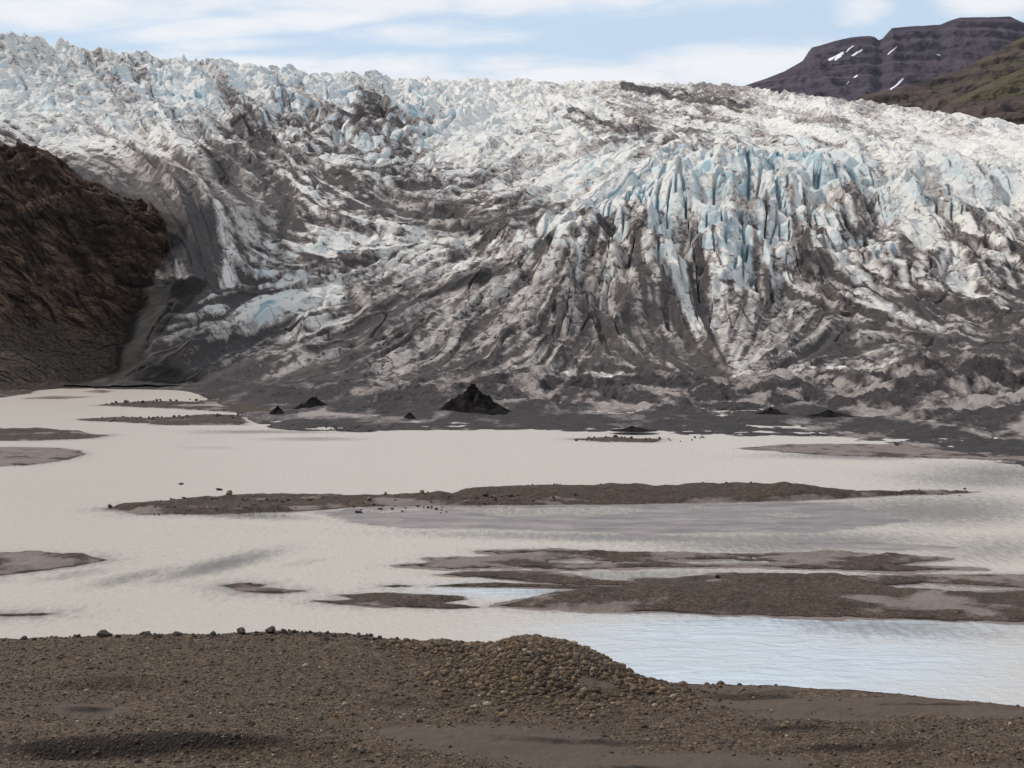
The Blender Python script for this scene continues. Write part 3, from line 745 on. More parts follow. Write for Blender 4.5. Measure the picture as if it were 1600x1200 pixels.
mountain('mountain_slope', (1440, 2000), ([1440,1470,1490,1520,1550,1600,1700,2000], [196,172,156,142,128,106,70,-10]), 320, 2150, 2700, M_HILL,
    'nearest green slope at the right edge above the glacier rim', green=lambda U, y: np.where(y < 150+(1600-U)*0.08, .75, .15), terr=8, rough=.6, seed=280)

# ------------------------------------------------------------------ lake
def lake():
    yy = np.concatenate([[-200, 20, 50], np.arange(60, 300, 0.8), np.arange(300, 520, 4.0), [700, 1500, 3000]])
    aa = np.concatenate([[-3, -1.2], np.linspace(-.5, .5, 420), [1.2, 3]])
    A, Y = np.meshgrid(aa, yy)
    X = A*np.maximum(Y, 60)
    X = np.where(Y < 60, A*60*1.0, X)
    x, y = X, np.maximum(Y, 40.)
    pxp = 800 + FPX*x/y; pyp = 520 + FPX*CAM_H/y
    calm_refl = np.zeros(X.shape)
    for bx, by, rx, ry, k, rot in [(340,885,120,13,.8,-.22), (200,905,90,10,.6,-.2), (110,900,80,9,.5,-.15), (480,880,60,6,.4,-.15), (600,885,60,5,.35,-.2), (420,935,120,9,.4,.05), (1560,745,190,26,.75,0), (1450,800,240,30,.85,0), (1250,850,300,26,.8,0),
        (1560,860,160,30,.6,0), (1000,842,420,10,.8,.02), (1000,902,330,16,.7,0), (900,928,130,12,.8,0), (1350,712,200,8,.8,0), (700,815,250,8,.6,.06), (370,806,160,6,.7,.04),
        (430,675,130,4,.7,0), (480,686,100,4,.6,0), (330,700,70,3,.3,0), (600,945,180,14,.45,0), (1400,985,230,20,.7,.05), (1130,975,200,14,.4,.0), (60,963,60,6,.4,0), (1150,800,160,8,.9,0), (820,798,120,10,.3,0)]:
        u, v = pxp-bx, pyp-by; c, s = math.cos(rot), math.sin(rot)
        uu, vv = c*u+s*v, -s*u+c*v
        calm_refl = np.maximum(calm_refl, k*np.exp(-(uu/rx)**2-(vv/ry)**2))
    sky_refl = np.maximum(sstep(-150, 160, (pxp-800)*.30+(pyp-960)+14*fbm(X/9, Y/5, 411, 3))*sstep(905, 985, pyp)*sstep(380, 1150, pxp)*(.82+.25*fbm(X/14, Y/4, 412, 3))*(1-.45*sstep(1350, 1620, pxp)), .8*np.exp(-((pxp-800)/170)**2-((pyp-925)/16)**2))  # where the painted sky reflection tints the water
    calm_refl = np.maximum(calm_refl, .62*np.exp(-((pxp-1440)/150)**2-((pyp-988)/13)**2))
    for wp, fn in BARFN:
        wid = 2.5
        m_ = (X > wp[:, 0].min()-9) & (X < wp[:, 0].max()+9) & (Y > wp[:, 1].min()-9) & (Y < wp[:, 1].max()+9)
        sdv = poly_sd(X[m_], Y[m_], wp)
        calm_refl[m_] = np.maximum(calm_refl[m_], .62*np.exp(-np.maximum(-sdv, 0)/wid))  # still rim round each bar, its dark reflection painted as well
    o = grid_obj('lake_water', np.stack([X, Y, 0*X], -1), M_WATER, {'calm_refl': calm_refl, 'sky_refl': sky_refl})
    tag(o, 'pale silty grey water of the glacial lake', 'lake', kind='structure')

# ------------------------------------------------------------------ gravel and mud bars in the lake
def poly_sd(X, Y, poly):
    """signed distance, positive inside"""
    d = np.full(X.shape, 1e9); ins = np.zeros(X.shape, bool)
    n = len(poly)
    for i in range(n):
        x0, y0 = poly[i]; x1, y1 = poly[(i+1) % n]
        vx, vy = x1-x0, y1-y0
        t = np.clip(((X-x0)*vx+(Y-y0)*vy)/(vx*vx+vy*vy+1e-9), 0, 1)
        d = np.minimum(d, np.hypot(X-x0-t*vx, Y-y0-t*vy))
        c = ((y0 > Y) != (y1 > Y)) & (X < (x1-x0)*(Y-y0)/(y1-y0+1e-12)+x0)
        ins ^= c
    return np.where(ins, d, -d)
BARFN = []
def bar(label, cat, poly, hmax, wid=2.0, mat=None, name='gravel_bar', rough=0.12, edge=0.35, pools=(), crest=None, seed=1, sandp=0.35, step=(1.5, 0.35), apron=0.2):
    pp = np.array(poly, float)
    wp = np.array(at_height(pp[:, 0], pp[:, 1], 0.0)).T
    x0, x1 = pp[:, 0].min()-30, pp[:, 0].max()+30
    y0, y1 = pp[:, 1].min()-6, pp[:, 1].max()+7
    us = np.arange(x0, x1, step[0]); vs = np.arange(y1, y0, -step[1])
    U, Vv = np.meshgrid(us, vs)
    X, Y = at_height(U, Vv, 0.0)
    poolw = [np.array(at_height(np.array(p, float)[:, 0], np.array(p, float)[:, 1], 0.0)).T for p in pools]
    crw = [(np.array(at_height(np.array(p, float)[:, 0], np.array(p, float)[:, 1], 0.0)).T, hh, ww) for p, hh, ww in (crest or [])]
    def height(X, Y):
        sd = poly_sd(X, Y, wp)
        for p in poolw: sd = np.minimum(sd, -poly_sd(X, Y, p))
        sd = sd + edge*fbm(X/3.2, Y/3.2, seed+5, 4) + 0.9*edge*fbm(X/11, Y/11, seed+8, 2) + .5*edge*fbm(X/1.1, Y/1.1, seed+9, 3)
        h = np.where(sd > 0, hmax*(1-np.exp(-np.maximum(sd, 0)/wid)), 0.25*sd)
        h = h + np.clip(sd/wid, 0, 1)*(rough*fbm(X/2.2, Y/2.2, seed, 4, .6) + 0.8*rough*fbm(X/9, Y/6, seed+3, 3))
        for c, hh, ww in crw:
            best = np.full(X.shape, 1e9)
            for a, b in zip(c[:-1], c[1:]):
                v = b-a; t = np.clip(((X-a[0])*v[0]+(Y-a[1])*v[1])/(v@v), 0, 1)
                best = np.minimum(best, np.hypot(X-a[0]-t*v[0], Y-a[1]-t*v[1]))
            h = h + hh*np.exp(-(best/ww)**2)*(1+.25*fbm(X/7, Y/7, seed+30, 3))*sstep(-.3, 1.0, sd)
        na = sd + apron + .9*apron*fbm(X/5, Y/2.4, seed+90, 4, .6)
        h = np.where(sd <= 0, np.maximum(h, np.clip(na*.03, -.25, .028)), h)
        return np.maximum(h, -0.5), sd
    Zb, sd = height(X, Y)
    sand = np.clip(0.5+0.75*fbm(X/9, Y/5, seed+50, 5, .6)+(sandp-0.60)*1.3 - 0.7*sstep(.15, .7, Zb-hmax), 0, 1)
    damp = (1-sstep(0.0, 0.12, Zb))*0.75+.35*sstep(.5, .9, uniform(fbm(X/5, Y/3, seed+70, 4)))*(Zb > .05)
    flat = (sd <= 0)&(Zb > 0)
    sand = np.where(flat, 1, sand); damp = np.where(flat, .22+.2*fbm(X/2, Y/1.2, seed+95, 3), damp)
    keep = (Zb > -0.45); kf = keep[:-1, :-1] | keep[1:, :-1] | keep[:-1, 1:] | keep[1:, 1:]
    o = grid_obj(name, np.stack([X, Y, Zb], -1), mat or M_BAR, {'sand': sand, 'damp': damp}, kf)
    tag(o, label, cat, kind='structure')
    BARFN.append((wp, height))
    return height
bar('dark gravel islet with a ragged tip at the far left of the lake', 'gravel bar', [(-80,674),(60,673),(110,675),(135,679),(172,680),(140,685),(60,688),(-80,689)], .5, 3, seed=3, crest=[([(-60,678),(60,678),(115,680)], .7, 2.5)])
bar('flat grey mud islet with dark rim below the ragged islet at far left', 'mud bar', [(-80,701),(30,699),(90,700),(122,704),(132,709),(105,718),(40,727),(-80,730)], .35, 2, seed=13, sandp=.8)
bar('long low islet at the left edge above the near shore', 'gravel bar', [(-80,868),(60,868),(140,871),(160,876),(120,884),(60,891),(0,899),(-80,904)], .35, 1.2, seed=23, sandp=.55, crest=[([(-60,870),(60,871),(135,874)], .3, 1.)])
bar('thin sliver of gravel near the lower left shore', 'gravel bar', [(-10,961),(40,959),(82,959),(60,962),(20,963)], .12, .3, seed=33, edge=.15)
hl = bar('longest gravel ridge across the middle of the lake', 'gravel bar',
    [(165,795),(230,789),(300,784),(430,777),(600,780),(700,782),(760,772),(900,768),(1150,766),(1280,772),(1400,771),(1450,770),(1525,768.5),(1480,772),(1400,774),(1300,780),(1200,784),(1000,788),(800,790),(700,790),(560,792),(450,800),(330,804),(220,803)],
    .28, 1.5, seed=43, apron=0.40, edge=.4, sandp=.5, step=(1.5, .3), crest=[([(200,796),(350,784),(430,781),(520,781),(600,783),(680,784)], .55, 2.2), ([(735,780),(800,777),(1000,776),(1160,774),(1230,775)], 1.25, 4.5), ([(1230,775),(1320,775),(1500,770)], .35, 1.6), ([(220,801),(450,799)], .35, 1.)])
bar('wide wet mauve mud flat below the long gravel ridge', 'mud flat', [(500,800),(600,790),(760,788),(1000,788),(1200,785),(1330,786),(1350,797),(1420,815),(1330,826),(1250,831),(1100,832),(1000,836),(900,830),(760,826),(640,824),(560,816)],
    .07, 1.5, M_MUD, 'mud_flat', rough=.035, edge=1.1, seed=53, pools=[[(690,794),(800,791),(950,792),(1040,800),(920,806),(780,805)], [(1150,801),(1220,799),(1290,806),(1230,809)], [(560,797),(680,793),(720,797),(600,801)], [(1040,792),(1180,791),(1120,796)]])
bar('thin wet mud strip right of centre below the mud flat', 'mud flat', [(1230,850),(1290,846),(1380,848),(1490,856),(1400,859),(1300,856)], .07, 1, M_MUD, 'mud_flat', rough=.03, edge=.5, seed=63)
bar('branching low gravel bar right of centre below the mud flat', 'gravel bar', [(626,884),(680,878),(668,873),(760,873),(800,868),(752,862),(850,859),(950,864),(1100,866),(1300,866),(1400,868),(1482,874),(1400,883),(1530,890),(1400,893),(1200,886),(1000,886),(900,890),(800,887),(700,887)],
    .20, 1.0, seed=73, apron=0.75, edge=.5, sandp=.6, pools=[[(860,877),(900,874),(960,878),(900,882)], [(1010,876),(1150,874),(1250,880),(1100,884)]], crest=[([(660,880),(760,876),(900,868),(1100,872)], .25, 1.4), ([(1250,868),(1340,866),(1470,874)], .3, 1.2)])
bar('tapering gravel tongue between pools at the lake centre', 'gravel bar', [(682,898),(760,893),(862,893),(925,905),(1060,911),(1000,917),(880,913),(800,905)], .28, 1.0, seed=83, apron=0.50, edge=.4, sandp=.4)
bar('narrow gravel spit just above the broad near bar', 'gravel bar', [(672,915.5),(760,911),(860,913),(1050,919),(930,922),(800,917.5)], .16, .6, seed=93, apron=0.35, edge=.25)
bar('broad brown gravel bar across the lower right of the lake', 'gravel bar', [(776,947),(830,938),(862,932),(880,925),(980,914),(1000,905),(1100,903),(1250,903),(1380,900),(1500,898),(1720,900),(1720,980),(1600,973),(1400,966),(1200,963),(1000,956),(880,954)],
    .42, 1.4, seed=103, apron=0.55, edge=.35, sandp=.42, step=(1.6, .3), pools=[[(1365,917),(1450,911),(1560,916),(1630,921),(1560,925),(1460,929),(1410,926)], [(1220,927),(1260,926),(1275,934),(1230,932)]], crest=[([(880,945),(1000,935),(1150,932),(1300,942)], .55, 2.6), ([(1120,908),(1300,912),(1360,925),(1500,940)], .4, 2.0)])
bar('small forked gravel islet left of the broad near bar', 'gravel bar', [(490,939),(560,937),(527,930),(600,927),(720,933),(724,937),(685,942),(742,949),(700,951),(600,949),(530,944)], .30, .8, seed=113, edge=.2)
bar('small curved gravel islet in pale water at centre left', 'gravel bar', [(345,914.5),(380,912),(415,914),(398,918),(476,923.5),(440,927.5),(380,925.5)], .26, .7, seed=123, edge=.18)
bar('tiny gravel speck beside the tapering tongue', 'gravel bar', [(595,916),(620,914),(645,916),(618,917.5)], .1, .3, seed=133, edge=.1)
bar('thin dark stony spit off the far debris shore', 'gravel bar', [(895,686),(950,684),(1000,686),(1030,686),(1022,691),(940,690)], .5, 2, seed=143, edge=.5)
bar('rubbly mud spit at the right below the hummocky ground', 'mud bar', [(1160,701),(1230,695),(1330,694),(1420,696),(1500,705),(1640,712),(1640,722),(1500,716),(1300,712)], .3, 2, seed=153, apron=0.60, edge=1.0, sandp=.8)
bar('pale mud island inside the right hand cove', 'mud bar', [(1310,682),(1340,677),(1400,681),(1370,685)], .25, 2, seed=155, edge=.5, sandp=.9)
bar('low ragged stony finger reaching left from the debris shore', 'gravel bar', [(122,655),(200,652),(240,655),(330,648),(380,650),(380,664),(250,664),(230,661),(150,658)], .6, 3, seed=163, apron=0.50, edge=1.4)
bar('thin stony finger nearest the rock spur', 'gravel bar', [(155,633),(230,628),(300,629),(345,622),(390,612),(440,612),(440,645),(380,645),(290,639),(220,636)], .7, 3, seed=173, apron=0.50, edge=1.6, pools=[[(250,633),(340,630),(370,636),(290,636)]])
bar('dark stony mound on the left shore below the rock spur', 'gravel bar', [(-80,605),(30,606),(52,609),(50,614),(0,621),(-80,624)], 1.6, 5, seed=183, edge=1)
bar('low mud streak in the far left water', 'mud bar', [(35,623),(80,619),(140,620),(100,623)], .2, 2, seed=193, edge=.6, sandp=.8)
bar('short mud streak below the rock spur', 'mud bar', [(135,612),(155,609),(172,611),(160,614)], .7, 3, seed=203, edge=.5, sandp=.8)

lake()

# ------------------------------------------------------------------ near shore
SH = np.array([(-500,995),(-200,993),(0,990),(200,988),(300,985),(420,981),(500,983),(560,987),(640,996),(700,1000),(760,1003),(860,1008),(930,1030),(960,1040),(1000,1054),(1050,1061),(1200,1063),(1350,1073),(1500,1086),(1600,1097),(1800,1120),(2100,1150)], float)
HB = np.interp(SH[:, 0], [-500, 300, 560, 900, 1050, 2100], [1.1, 1.15, .8, .5, .3, .3])
shx, shy = at_height(SH[:, 0], SH[:, 1], HB*0.9)
sh_a = shx/shy
FEAT = [  # px, py, rx, ry (photo pixels), dz
 (850,1036,98,32,1.35),(930,1052,70,24,.45),(800,1036,60,24,.45),(690,1012,45,12,.45),(733,1030,22,22,-.35),(770,1062,110,22,.3),
 (180,1076,85,5,-.75),(130,1126,70,8,-.35),(180,1180,340,10,-.85),(-150,1165,200,20,-.4),(300,1140,260,18,.3),(430,1165,200,16,.35),
 (850,1165,260,24,-.2),(620,1120,120,20,-.15),(1050,1100,200,16,.35),(1250,1125,180,14,.45),(1400,1150,160,14,.45),(1560,1170,120,18,.4),
 (1350,1100,160,10,-.2),(930,1085,120,10,-.25),(1150,1090,120,8,-.15),(1200,1190,220,12,-.25),(1500,1105,120,8,.2)]
FW = []
for fx_, fy_, rx, ry, dz_ in FEAT:
    X_, Y_ = at_height(fx_, fy_, 0.9)
    FW.append((float(X_), float(Y_), rx*float(Y_)/FPX, ry*float(Y_)**2/(FPX*19.1), dz_))
def ground(X, Y, detail=True):
    Yc = np.maximum(Y, 30.0)
    a = X/Yc
    sd = np.interp(a, sh_a, shy) - Y
    hb = np.interp(a, sh_a, HB)
    sd = sd + .25*fbm(X/2.5, Y/2.5, 301, 3)
    k = sstep(-0.2, 1.5, sd)
    h = np.where(sd > 0, hb*k, 0.4*sd)
    g = 0
    for cx_, cy_, wx_, wy_, dz_ in FW:
        g = g + dz_*np.exp(-((X-cx_)/wx_)**2-((Y-cy_)/wy_)**2)
    h = h + g*sstep(-2.0, 2.4, sd)
    h = h + k*(0.13*fbm(X/7, Y/4, 310, 3) + (0.05*fbm(X/.9, Y/.9, 320, 4, .6) if detail else 0))
    rise = np.clip((47-Y)/47, 0, None)**1.25
    h = h + 17.0*rise
    return np.maximum(h, -1.2), sd
SANDS = [(800,1158,200,24),(1020,1184,260,20),(640,1148,60,14),(1340,1093,260,13),(1290,1113,130,10),(1560,1108,90,10),(130,1124,70,9),(1150,1066,130,4),(930,1072,50,8),(1350,1198,260,8)]
DAMPS = [(180,1074,78,6),(200,1177,330,10),(-100,1172,200,12),(130,1124,60,6),(900,1152,200,6),(1320,1168,180,8),(650,1100,110,12),(1180,1080,130,7),(700,1050,30,14),(930,1070,50,7),(1480,1092,120,3),(1000,1186,100,5),(1250,1140,100,5)]
def blobs(px_, py_, L, p=1.0):
    m = np.zeros(px_.shape)
    for bx, by, rx, ry in L:
        m = np.maximum(m, np.exp(-(((px_-bx)/rx)**2+((py_-by)/ry)**2)**1.4))
    return m
def shore():
    yv = np.concatenate([np.linspace(-60, 44, 60), np.arange(44.2, 100, 0.075)])
    av = np.concatenate([np.linspace(-1.5, -.47, 30), np.linspace(-.46, .46, 1250), np.linspace(.47, 1.5, 30)])
    A, Y = np.meshgrid(av, yv)
    X = A*np.maximum(Y, 44)
    Zg, sd = ground(X, Y)
    pxp = 800+FPX*X/np.maximum(Y, 40); pyp = 520+FPX*(CAM_H-0.8)/np.maximum(Y, 40)
    sand = np.clip(blobs(pxp, pyp, SANDS)*1.25, 0, 1)
    damp = np.clip(blobs(pxp, pyp, DAMPS)*.62 + .3*blobs(pxp, pyp, [(180,1180,330,7)]), 0, 1)
    damp = np.maximum(damp, (1-sstep(.02, .22, Zg))*.8)
    keep = Zg > -1.1; kf = keep[:-1, :-1] | keep[1:, :-1] | keep[:-1, 1:] | keep[1:, 1:]
    o = grid_obj('shore_ground', np.stack([X, Y, Zg], -1), M_SHORE, {'sand': sand, 'damp': damp}, kf)
    tag(o, 'dark brown gravel and silt of the near shore', 'gravel shore', kind='structure')
shore()

# ------------------------------------------------------------------ stones
def ico(sub):
    import bmesh
    bm = bmesh.new(); bmesh.ops.create_icosphere(bm, subdivisions=sub, radius=1.0)
    v = np.array([x.co[:] for x in bm.verts]); f = np.array([[y.index for y in x.verts] for x in bm.faces]); bm.free()
    return v, f
ICO1 = ico(1); ICO3 = ico(4)
def rock_shape(base, seed, flat=.7, amp=.22, cuts=9):
    v = base.copy(); r = np.random.default_rng(seed)
    for _ in range(cuts):                                  # broken facets
        n = r.normal(size=3); n /= np.linalg.norm(n); k = r.uniform(.55, .86)
        d = v@n; v = v - np.outer(np.maximum(d-k, 0)*.92, n)
    n3 = fbm3(v[:, 0]*1.5+seed, v[:, 1]*1.5, v[:, 2]*1.5, seed % 50, 4)
    v = v*(1+amp*n3[:, None])
    return v*np.array([1.0, r.uniform(.7, .95), flat])
ROCKS = {}
def rock_proto(mat, k):
    key = (mat.name, k)
    if key not in ROCKS:
        v = rock_shape(ICO3[0], 40+k*7, flat=[.72, .6, .8, .5, .68, .75][k % 6])
        o = mesh_from('boulder', v, ICO3[1], mat, True, link=False)
        ROCKS[key] = o.data
        bpy.data.objects.remove(o)
    return ROCKS[key]
def boulder(X, Y, Zg, r, label, mat=M_ROCK_DARK, k=0, group=None, sink=.35, rz=None, sq=1.0, name='boulder', cat='boulder'):
    o = bpy.data.objects.new(name, rock_proto(mat, k)); C.objects.link(o)
    o.location = (X, Y, Zg + r*(.72*sq-.72*sq*sink*1.2)); o.scale = (r, r, r*sq)
    o.rotation_euler = (random.uniform(-.15, .15), random.uniform(-.15, .15), random.uniform(0, 6.28) if rz is None else rz)
    return tag(o, label, cat, group)
def bank_point(px_, back=1.75):
    """a point on the near bank crest, by azimuth"""
    a = (px_-800)/FPX
    Yb = float(np.interp(a*1.0008, sh_a, shy))-back
    return a*1.0008*Yb, Yb
BANK = [(31,5.5,'small pale stone at the left end of the near gravel bank',M_ROCK_DARK),(117,4.5,'small dark stone on the bank edge left of the broad rounded boulder',M_ROCK_BLACK),(156,9.5,'broad rounded grey boulder toward the left of the near bank edge',M_ROCK_DARK),
 (222,8.5,'low flat slab of rock lying along the near bank edge',M_ROCK_BLACK),(272,8,'brownish block of rock on the bank edge between the flat slab and the twin boulders',M_ROCK_DARK),(329,5,'small knob of rock just left of the twin boulders on the bank edge',M_ROCK_BLACK),
 (374,8.5,'left of the two prominent grey boulders on the near bank edge',M_ROCK_DARK),(420,10,'largest grey boulder, right of the pair on the near bank edge',M_ROCK_DARK),(441,6.5,'low dark rock touching the right side of the largest bank boulder',M_ROCK_BLACK)]
for i, (px_, rp, lab, mt) in enumerate(BANK):
    X_, Y_ = bank_point(px_)
    zg = float(ground(np.array([X_]), np.array([Y_]))[0][0])
    boulder(X_, Y_, zg, rp*Y_/FPX, lab, mt, i % 6, sq=.6 if 'flat' in lab else 1.0, sink=.25)
for px_, py_, rp, lab, mt in [(424,1003,5,'dark wedge shaped stone below the largest bank boulder',M_ROCK_BLACK),(158,1022,3,'small black stone on the gravel below the broad rounded boulder',M_ROCK_BLACK),
    (509,1001,6,'flat dark stone half buried in gravel left of the orange rubble',M_ROCK_BLACK),(1265,1077,4,'pale tan stone on the sand near the water at right',M_ROCK_TAN),(1312,1076,2.5,'dark pebble on the sand right of the pale tan stone',M_ROCK_BLACK),(1328,1089,3,'light chip of stone on the right hand sand',M_ROCK_TAN)]:
    X_, Y_ = [float(q) for q in at_height(px_, py_, .9)]
    zg = float(ground(np.array([X_]), np.array([Y_]))[0][0])
    boulder(X_, Y_, zg, rp*Y_/FPX, lab, mt, int(px_) % 6, sink=.3, sq=.8)
for i in range(70):                                       # the row of lesser stones on the crest
    px_ = random.choice([random.uniform(-20, 640), random.uniform(435, 600)])
    X_, Y_ = bank_point(px_, random.uniform(1.3, 2.6))
    zg = float(ground(np.array([X_]), np.array([Y_]))[0][0])
    boulder(X_, Y_, zg, random.uniform(1.6, 4.2)*Y_/FPX, 'small stone in the row along the crest of the near gravel bank', random.choice([M_ROCK_DARK, M_ROCK_BLACK]), i % 6, 'small stones along the near bank crest', sink=.25, name='stone', cat='stone')
# rocks standing on the bars and in the shallows
def on_bar(px_, py_, zg=None):
    X_, Y_ = [float(q) for q in at_height(px_, py_, 0.0)]
    best = 0.0
    for wp, fn in BARFN:
        if wp[:, 0].min()-2 < X_ < wp[:, 0].max()+2 and wp[:, 1].min()-2 < Y_ < wp[:, 1].max()+2:
            best = max(best, float(fn(np.array([X_]), np.array([Y_]))[0][0]))
    return X_, Y_, best
for px_, py_, rp, lab, mt in [(358,783,6.5,'upright orange boulder on the left part of the long gravel ridge',M_ROCK_TAN),(483,786,5.5,'reddish boulder on the lake side slope of the long gravel ridge',M_ROCK_TAN),(172,795,4.5,'dark rock at the left tip of the long gravel ridge',M_ROCK_BLACK),
    (577,787,5.5,'tan boulder on the ridge slope left of centre',M_ROCK_TAN),(660,784,4.5,'rust coloured boulder where the long ridge dips',M_ROCK_TAN),(731,774,4,'dark boulder at the left end of the high part of the long ridge',M_ROCK_BLACK),(397,793,5.5,'grey boulder in the wet hollow of the long ridge',M_ROCK_DARK),
    (560,802,6.5,'black boulder in shallow water at the tip of the mauve mud flat',M_ROCK_BLACK),(594,796,4.8,'dark round boulder in the shallows above the black one',M_ROCK_BLACK),(434,798,4,'small dark rock on the lower rim of the long ridge',M_ROCK_BLACK),(759,786,5,'dark rock at the head of the long pool',M_ROCK_BLACK),(797,785,5,'brown rock right of the head of the long pool',M_ROCK_DARK),(898,784,4.5,'brown rock at the foot of the long ridge near centre',M_ROCK_DARK),
    (745,787,4,'low dark rock left of the brown pool rocks',M_ROCK_BLACK),(283,757,5,'low dark rock awash in open water, left of two',M_ROCK_BLACK),(343,766,6,'flat black rock awash in open water, right of two',M_ROCK_BLACK),
    (1401,697.5,5,'single pointed dark rock on the rubbly mud spit at right',M_ROCK_BLACK),(1122,915,5,'dark boulder on top of the broad near bar',M_ROCK_BLACK),(1156,922,3.2,'smaller dark boulder right of the one on the broad near bar',M_ROCK_BLACK),(962,685,4,'dark rock at the middle of the far stony spit',M_ROCK_BLACK)]:
    X_, Y_, zg = on_bar(px_, py_)
    boulder(X_, Y_, zg, rp*Y_/FPX, lab, mt, int(px_) % 6, sink=.3, sq=.55 if 'flat' in lab or 'low' in lab else 1.0)
n_small = 0
for (xa, ya, xb, yb, n, r0, r1, what) in [(200,790,700,783,46,1.2,3.2,'ridge'),(220,802,460,799,26,1.2,3,'ridge'),(520,792,700,796,22,1.2,3,'ridge'),(700,787,880,787,22,1.2,3.2,'ridge'),(740,775,1240,773,16,1.2,2.4,'ridge'),
                                     (1390,772,1520,769,16,1.2,2.6,'ridge'),(150,656,380,654,34,1.2,3.2,'finger'),(165,632,420,620,46,1.2,3.4,'finger'),(420,668,620,672,30,1.4,3.4,'finger'),(900,688,1110,684,22,1.2,2.6,'finger')]:
    for i in range(n):
        t_ = random.random()
        px_ = xa+(xb-xa)*t_+random.uniform(-6, 6); py_ = ya+(yb-ya)*t_+random.gauss(0, 2.2)
        X_, Y_, zg = on_bar(px_, py_)
        lab, grp = {'ridge': ('small brown rock scattered along the long gravel ridge in mid lake', 'rocks along the long gravel ridge'),
                    'finger': ('small dark rock on the stony edge of the far debris shore', 'rocks along the far debris shore')}[what]
        boulder(X_, Y_, zg, random.uniform(r0, r1)*Y_/FPX, lab, random.choice([M_ROCK_BLACK, M_ROCK_BLACK, M_ROCK_DARK] if what == 'finger' else [M_ROCK_DARK, M_ROCK_DARK, M_ROCK_BLACK, M_ROCK_TAN]), i % 6, grp, sink=.25, name='rock', cat='rock')

# loose pebbles over the near shore: far too many to count
def pebbles(name, label, n, sampler, size, mat, seed):
    r = np.random.default_rng(seed)
    X, Y, keepn = sampler(r, n)
    Zg, sd = ground(X, Y, False)
    Zg = Zg + 0.05*fbm(X/.9, Y/.9, 320, 4, .6)*0.8
    ok = (sd > .05) & keepn
    X, Y, Zg = X[ok], Y[ok], Zg[ok]; n = len(X)
    s = size(r, n)
    v0, f0 = ICO1
    kinds = np.stack([rock_shape(v0, 900+i, flat=.62, amp=.3, cuts=5) for i in range(12)])
    kv = kinds[r.integers(0, 12, n)]
    a = r.uniform(0, 2*math.pi, n); ca, sa = np.cos(a)[:, None], np.sin(a)[:, None]
    vx = kv[..., 0]*ca-kv[..., 1]*sa; vy = kv[..., 0]*sa+kv[..., 1]*ca
    vv = np.stack([X[:, None]+vx*s[:, None], Y[:, None]+vy*s[:, None], Zg[:, None]+(kv[..., 2]+.18)*s[:, None]], -1)
    ff = f0[None]+(np.arange(n)*len(v0))[:, None, None]
    tone = np.repeat(r.random(n), len(v0))
    o = mesh_from(name, vv.reshape(-1, 3), ff.reshape(-1, 3), mat, False, {'tone': tone})
    tag(o, label, 'pebbles', kind='stuff')
def pebble_material(name, stops):
    m, t, b = material(name)
    c = t.ramp(t.attr('tone').outputs['Fac'], stops)
    n = t.noise(t.obj(), 18, 3, .6)
    t.put(b.inputs['Base Color'], t.mix(t.m('MULTIPLY', n, .6), c, (0.045, 0.037, 0.032)))
    b.inputs['Roughness'].default_value = .85; b.inputs['Specular IOR Level'].default_value = .25
    return m
M_PEB = pebble_material('shore_pebbles', [(0, (0.035, 0.026, 0.021)), (.45, (0.080, 0.058, 0.044)), (.8, (0.150, 0.107, 0.074)), (.955, (0.23, 0.15, 0.082)), (.985, (0.42, 0.36, 0.28))])
M_COB = pebble_material('rusty_cobbles', [(0, (0.04, 0.03, 0.023)), (.4, (0.105, 0.070, 0.045)), (.75, (0.165, 0.108, 0.066)), (.94, (0.24, 0.145, 0.075)), (1, (0.38, 0.31, 0.24))])
def s_all(r, n):
    Y = r.uniform(50, 88, n); X = r.uniform(-.5, .5, n)*Y
    pxp = 800+FPX*X/Y; pyp = 520+FPX*(CAM_H-.8)/Y
    m = blobs(pxp, pyp, SANDS)
    dens = np.where((pxp > 980) & (pyp < 1108-0.02*(1600-pxp)), .12, 1.0)
    return X, Y, (r.random(n) > m*1.35) & (r.random(n) < dens) & (r.random(n) < .6+.4*np.clip(fbm(X/4, Y/3, 777, 3)+.5, 0, 1))
pebbles('gravel_pebbles', 'loose brown and grey pebbles covering the near shore', 110000, s_all, lambda r, n: np.clip(r.lognormal(math.log(.036), .55, n), .022, .22), M_PEB, 5)
def s_mound(r, n):
    px_ = np.concatenate([r.normal(850, 85, n*2//3), r.normal(690, 45, n//6), r.normal(930, 90, n-n*2//3-n//6)])
    py_ = np.concatenate([r.normal(1042, 26, n*2//3), r.normal(1008, 9, n//6), r.normal(1064, 16, n-n*2//3-n//6)])
    X, Y = at_height(px_, py_, .9)
    Y = np.clip(Y, 52, 92)
    return X.astype(float), Y.astype(float), r.random(n) > blobs(px_, py_, [(930,1070,40,7)])*1.2
pebbles('rusty_cobbles', 'rusty brown cobbles heaped on the mound by the water', 13000, s_mound, lambda r, n: np.clip(r.lognormal(math.log(.082), .52, n), .035, .30), M_COB, 9)

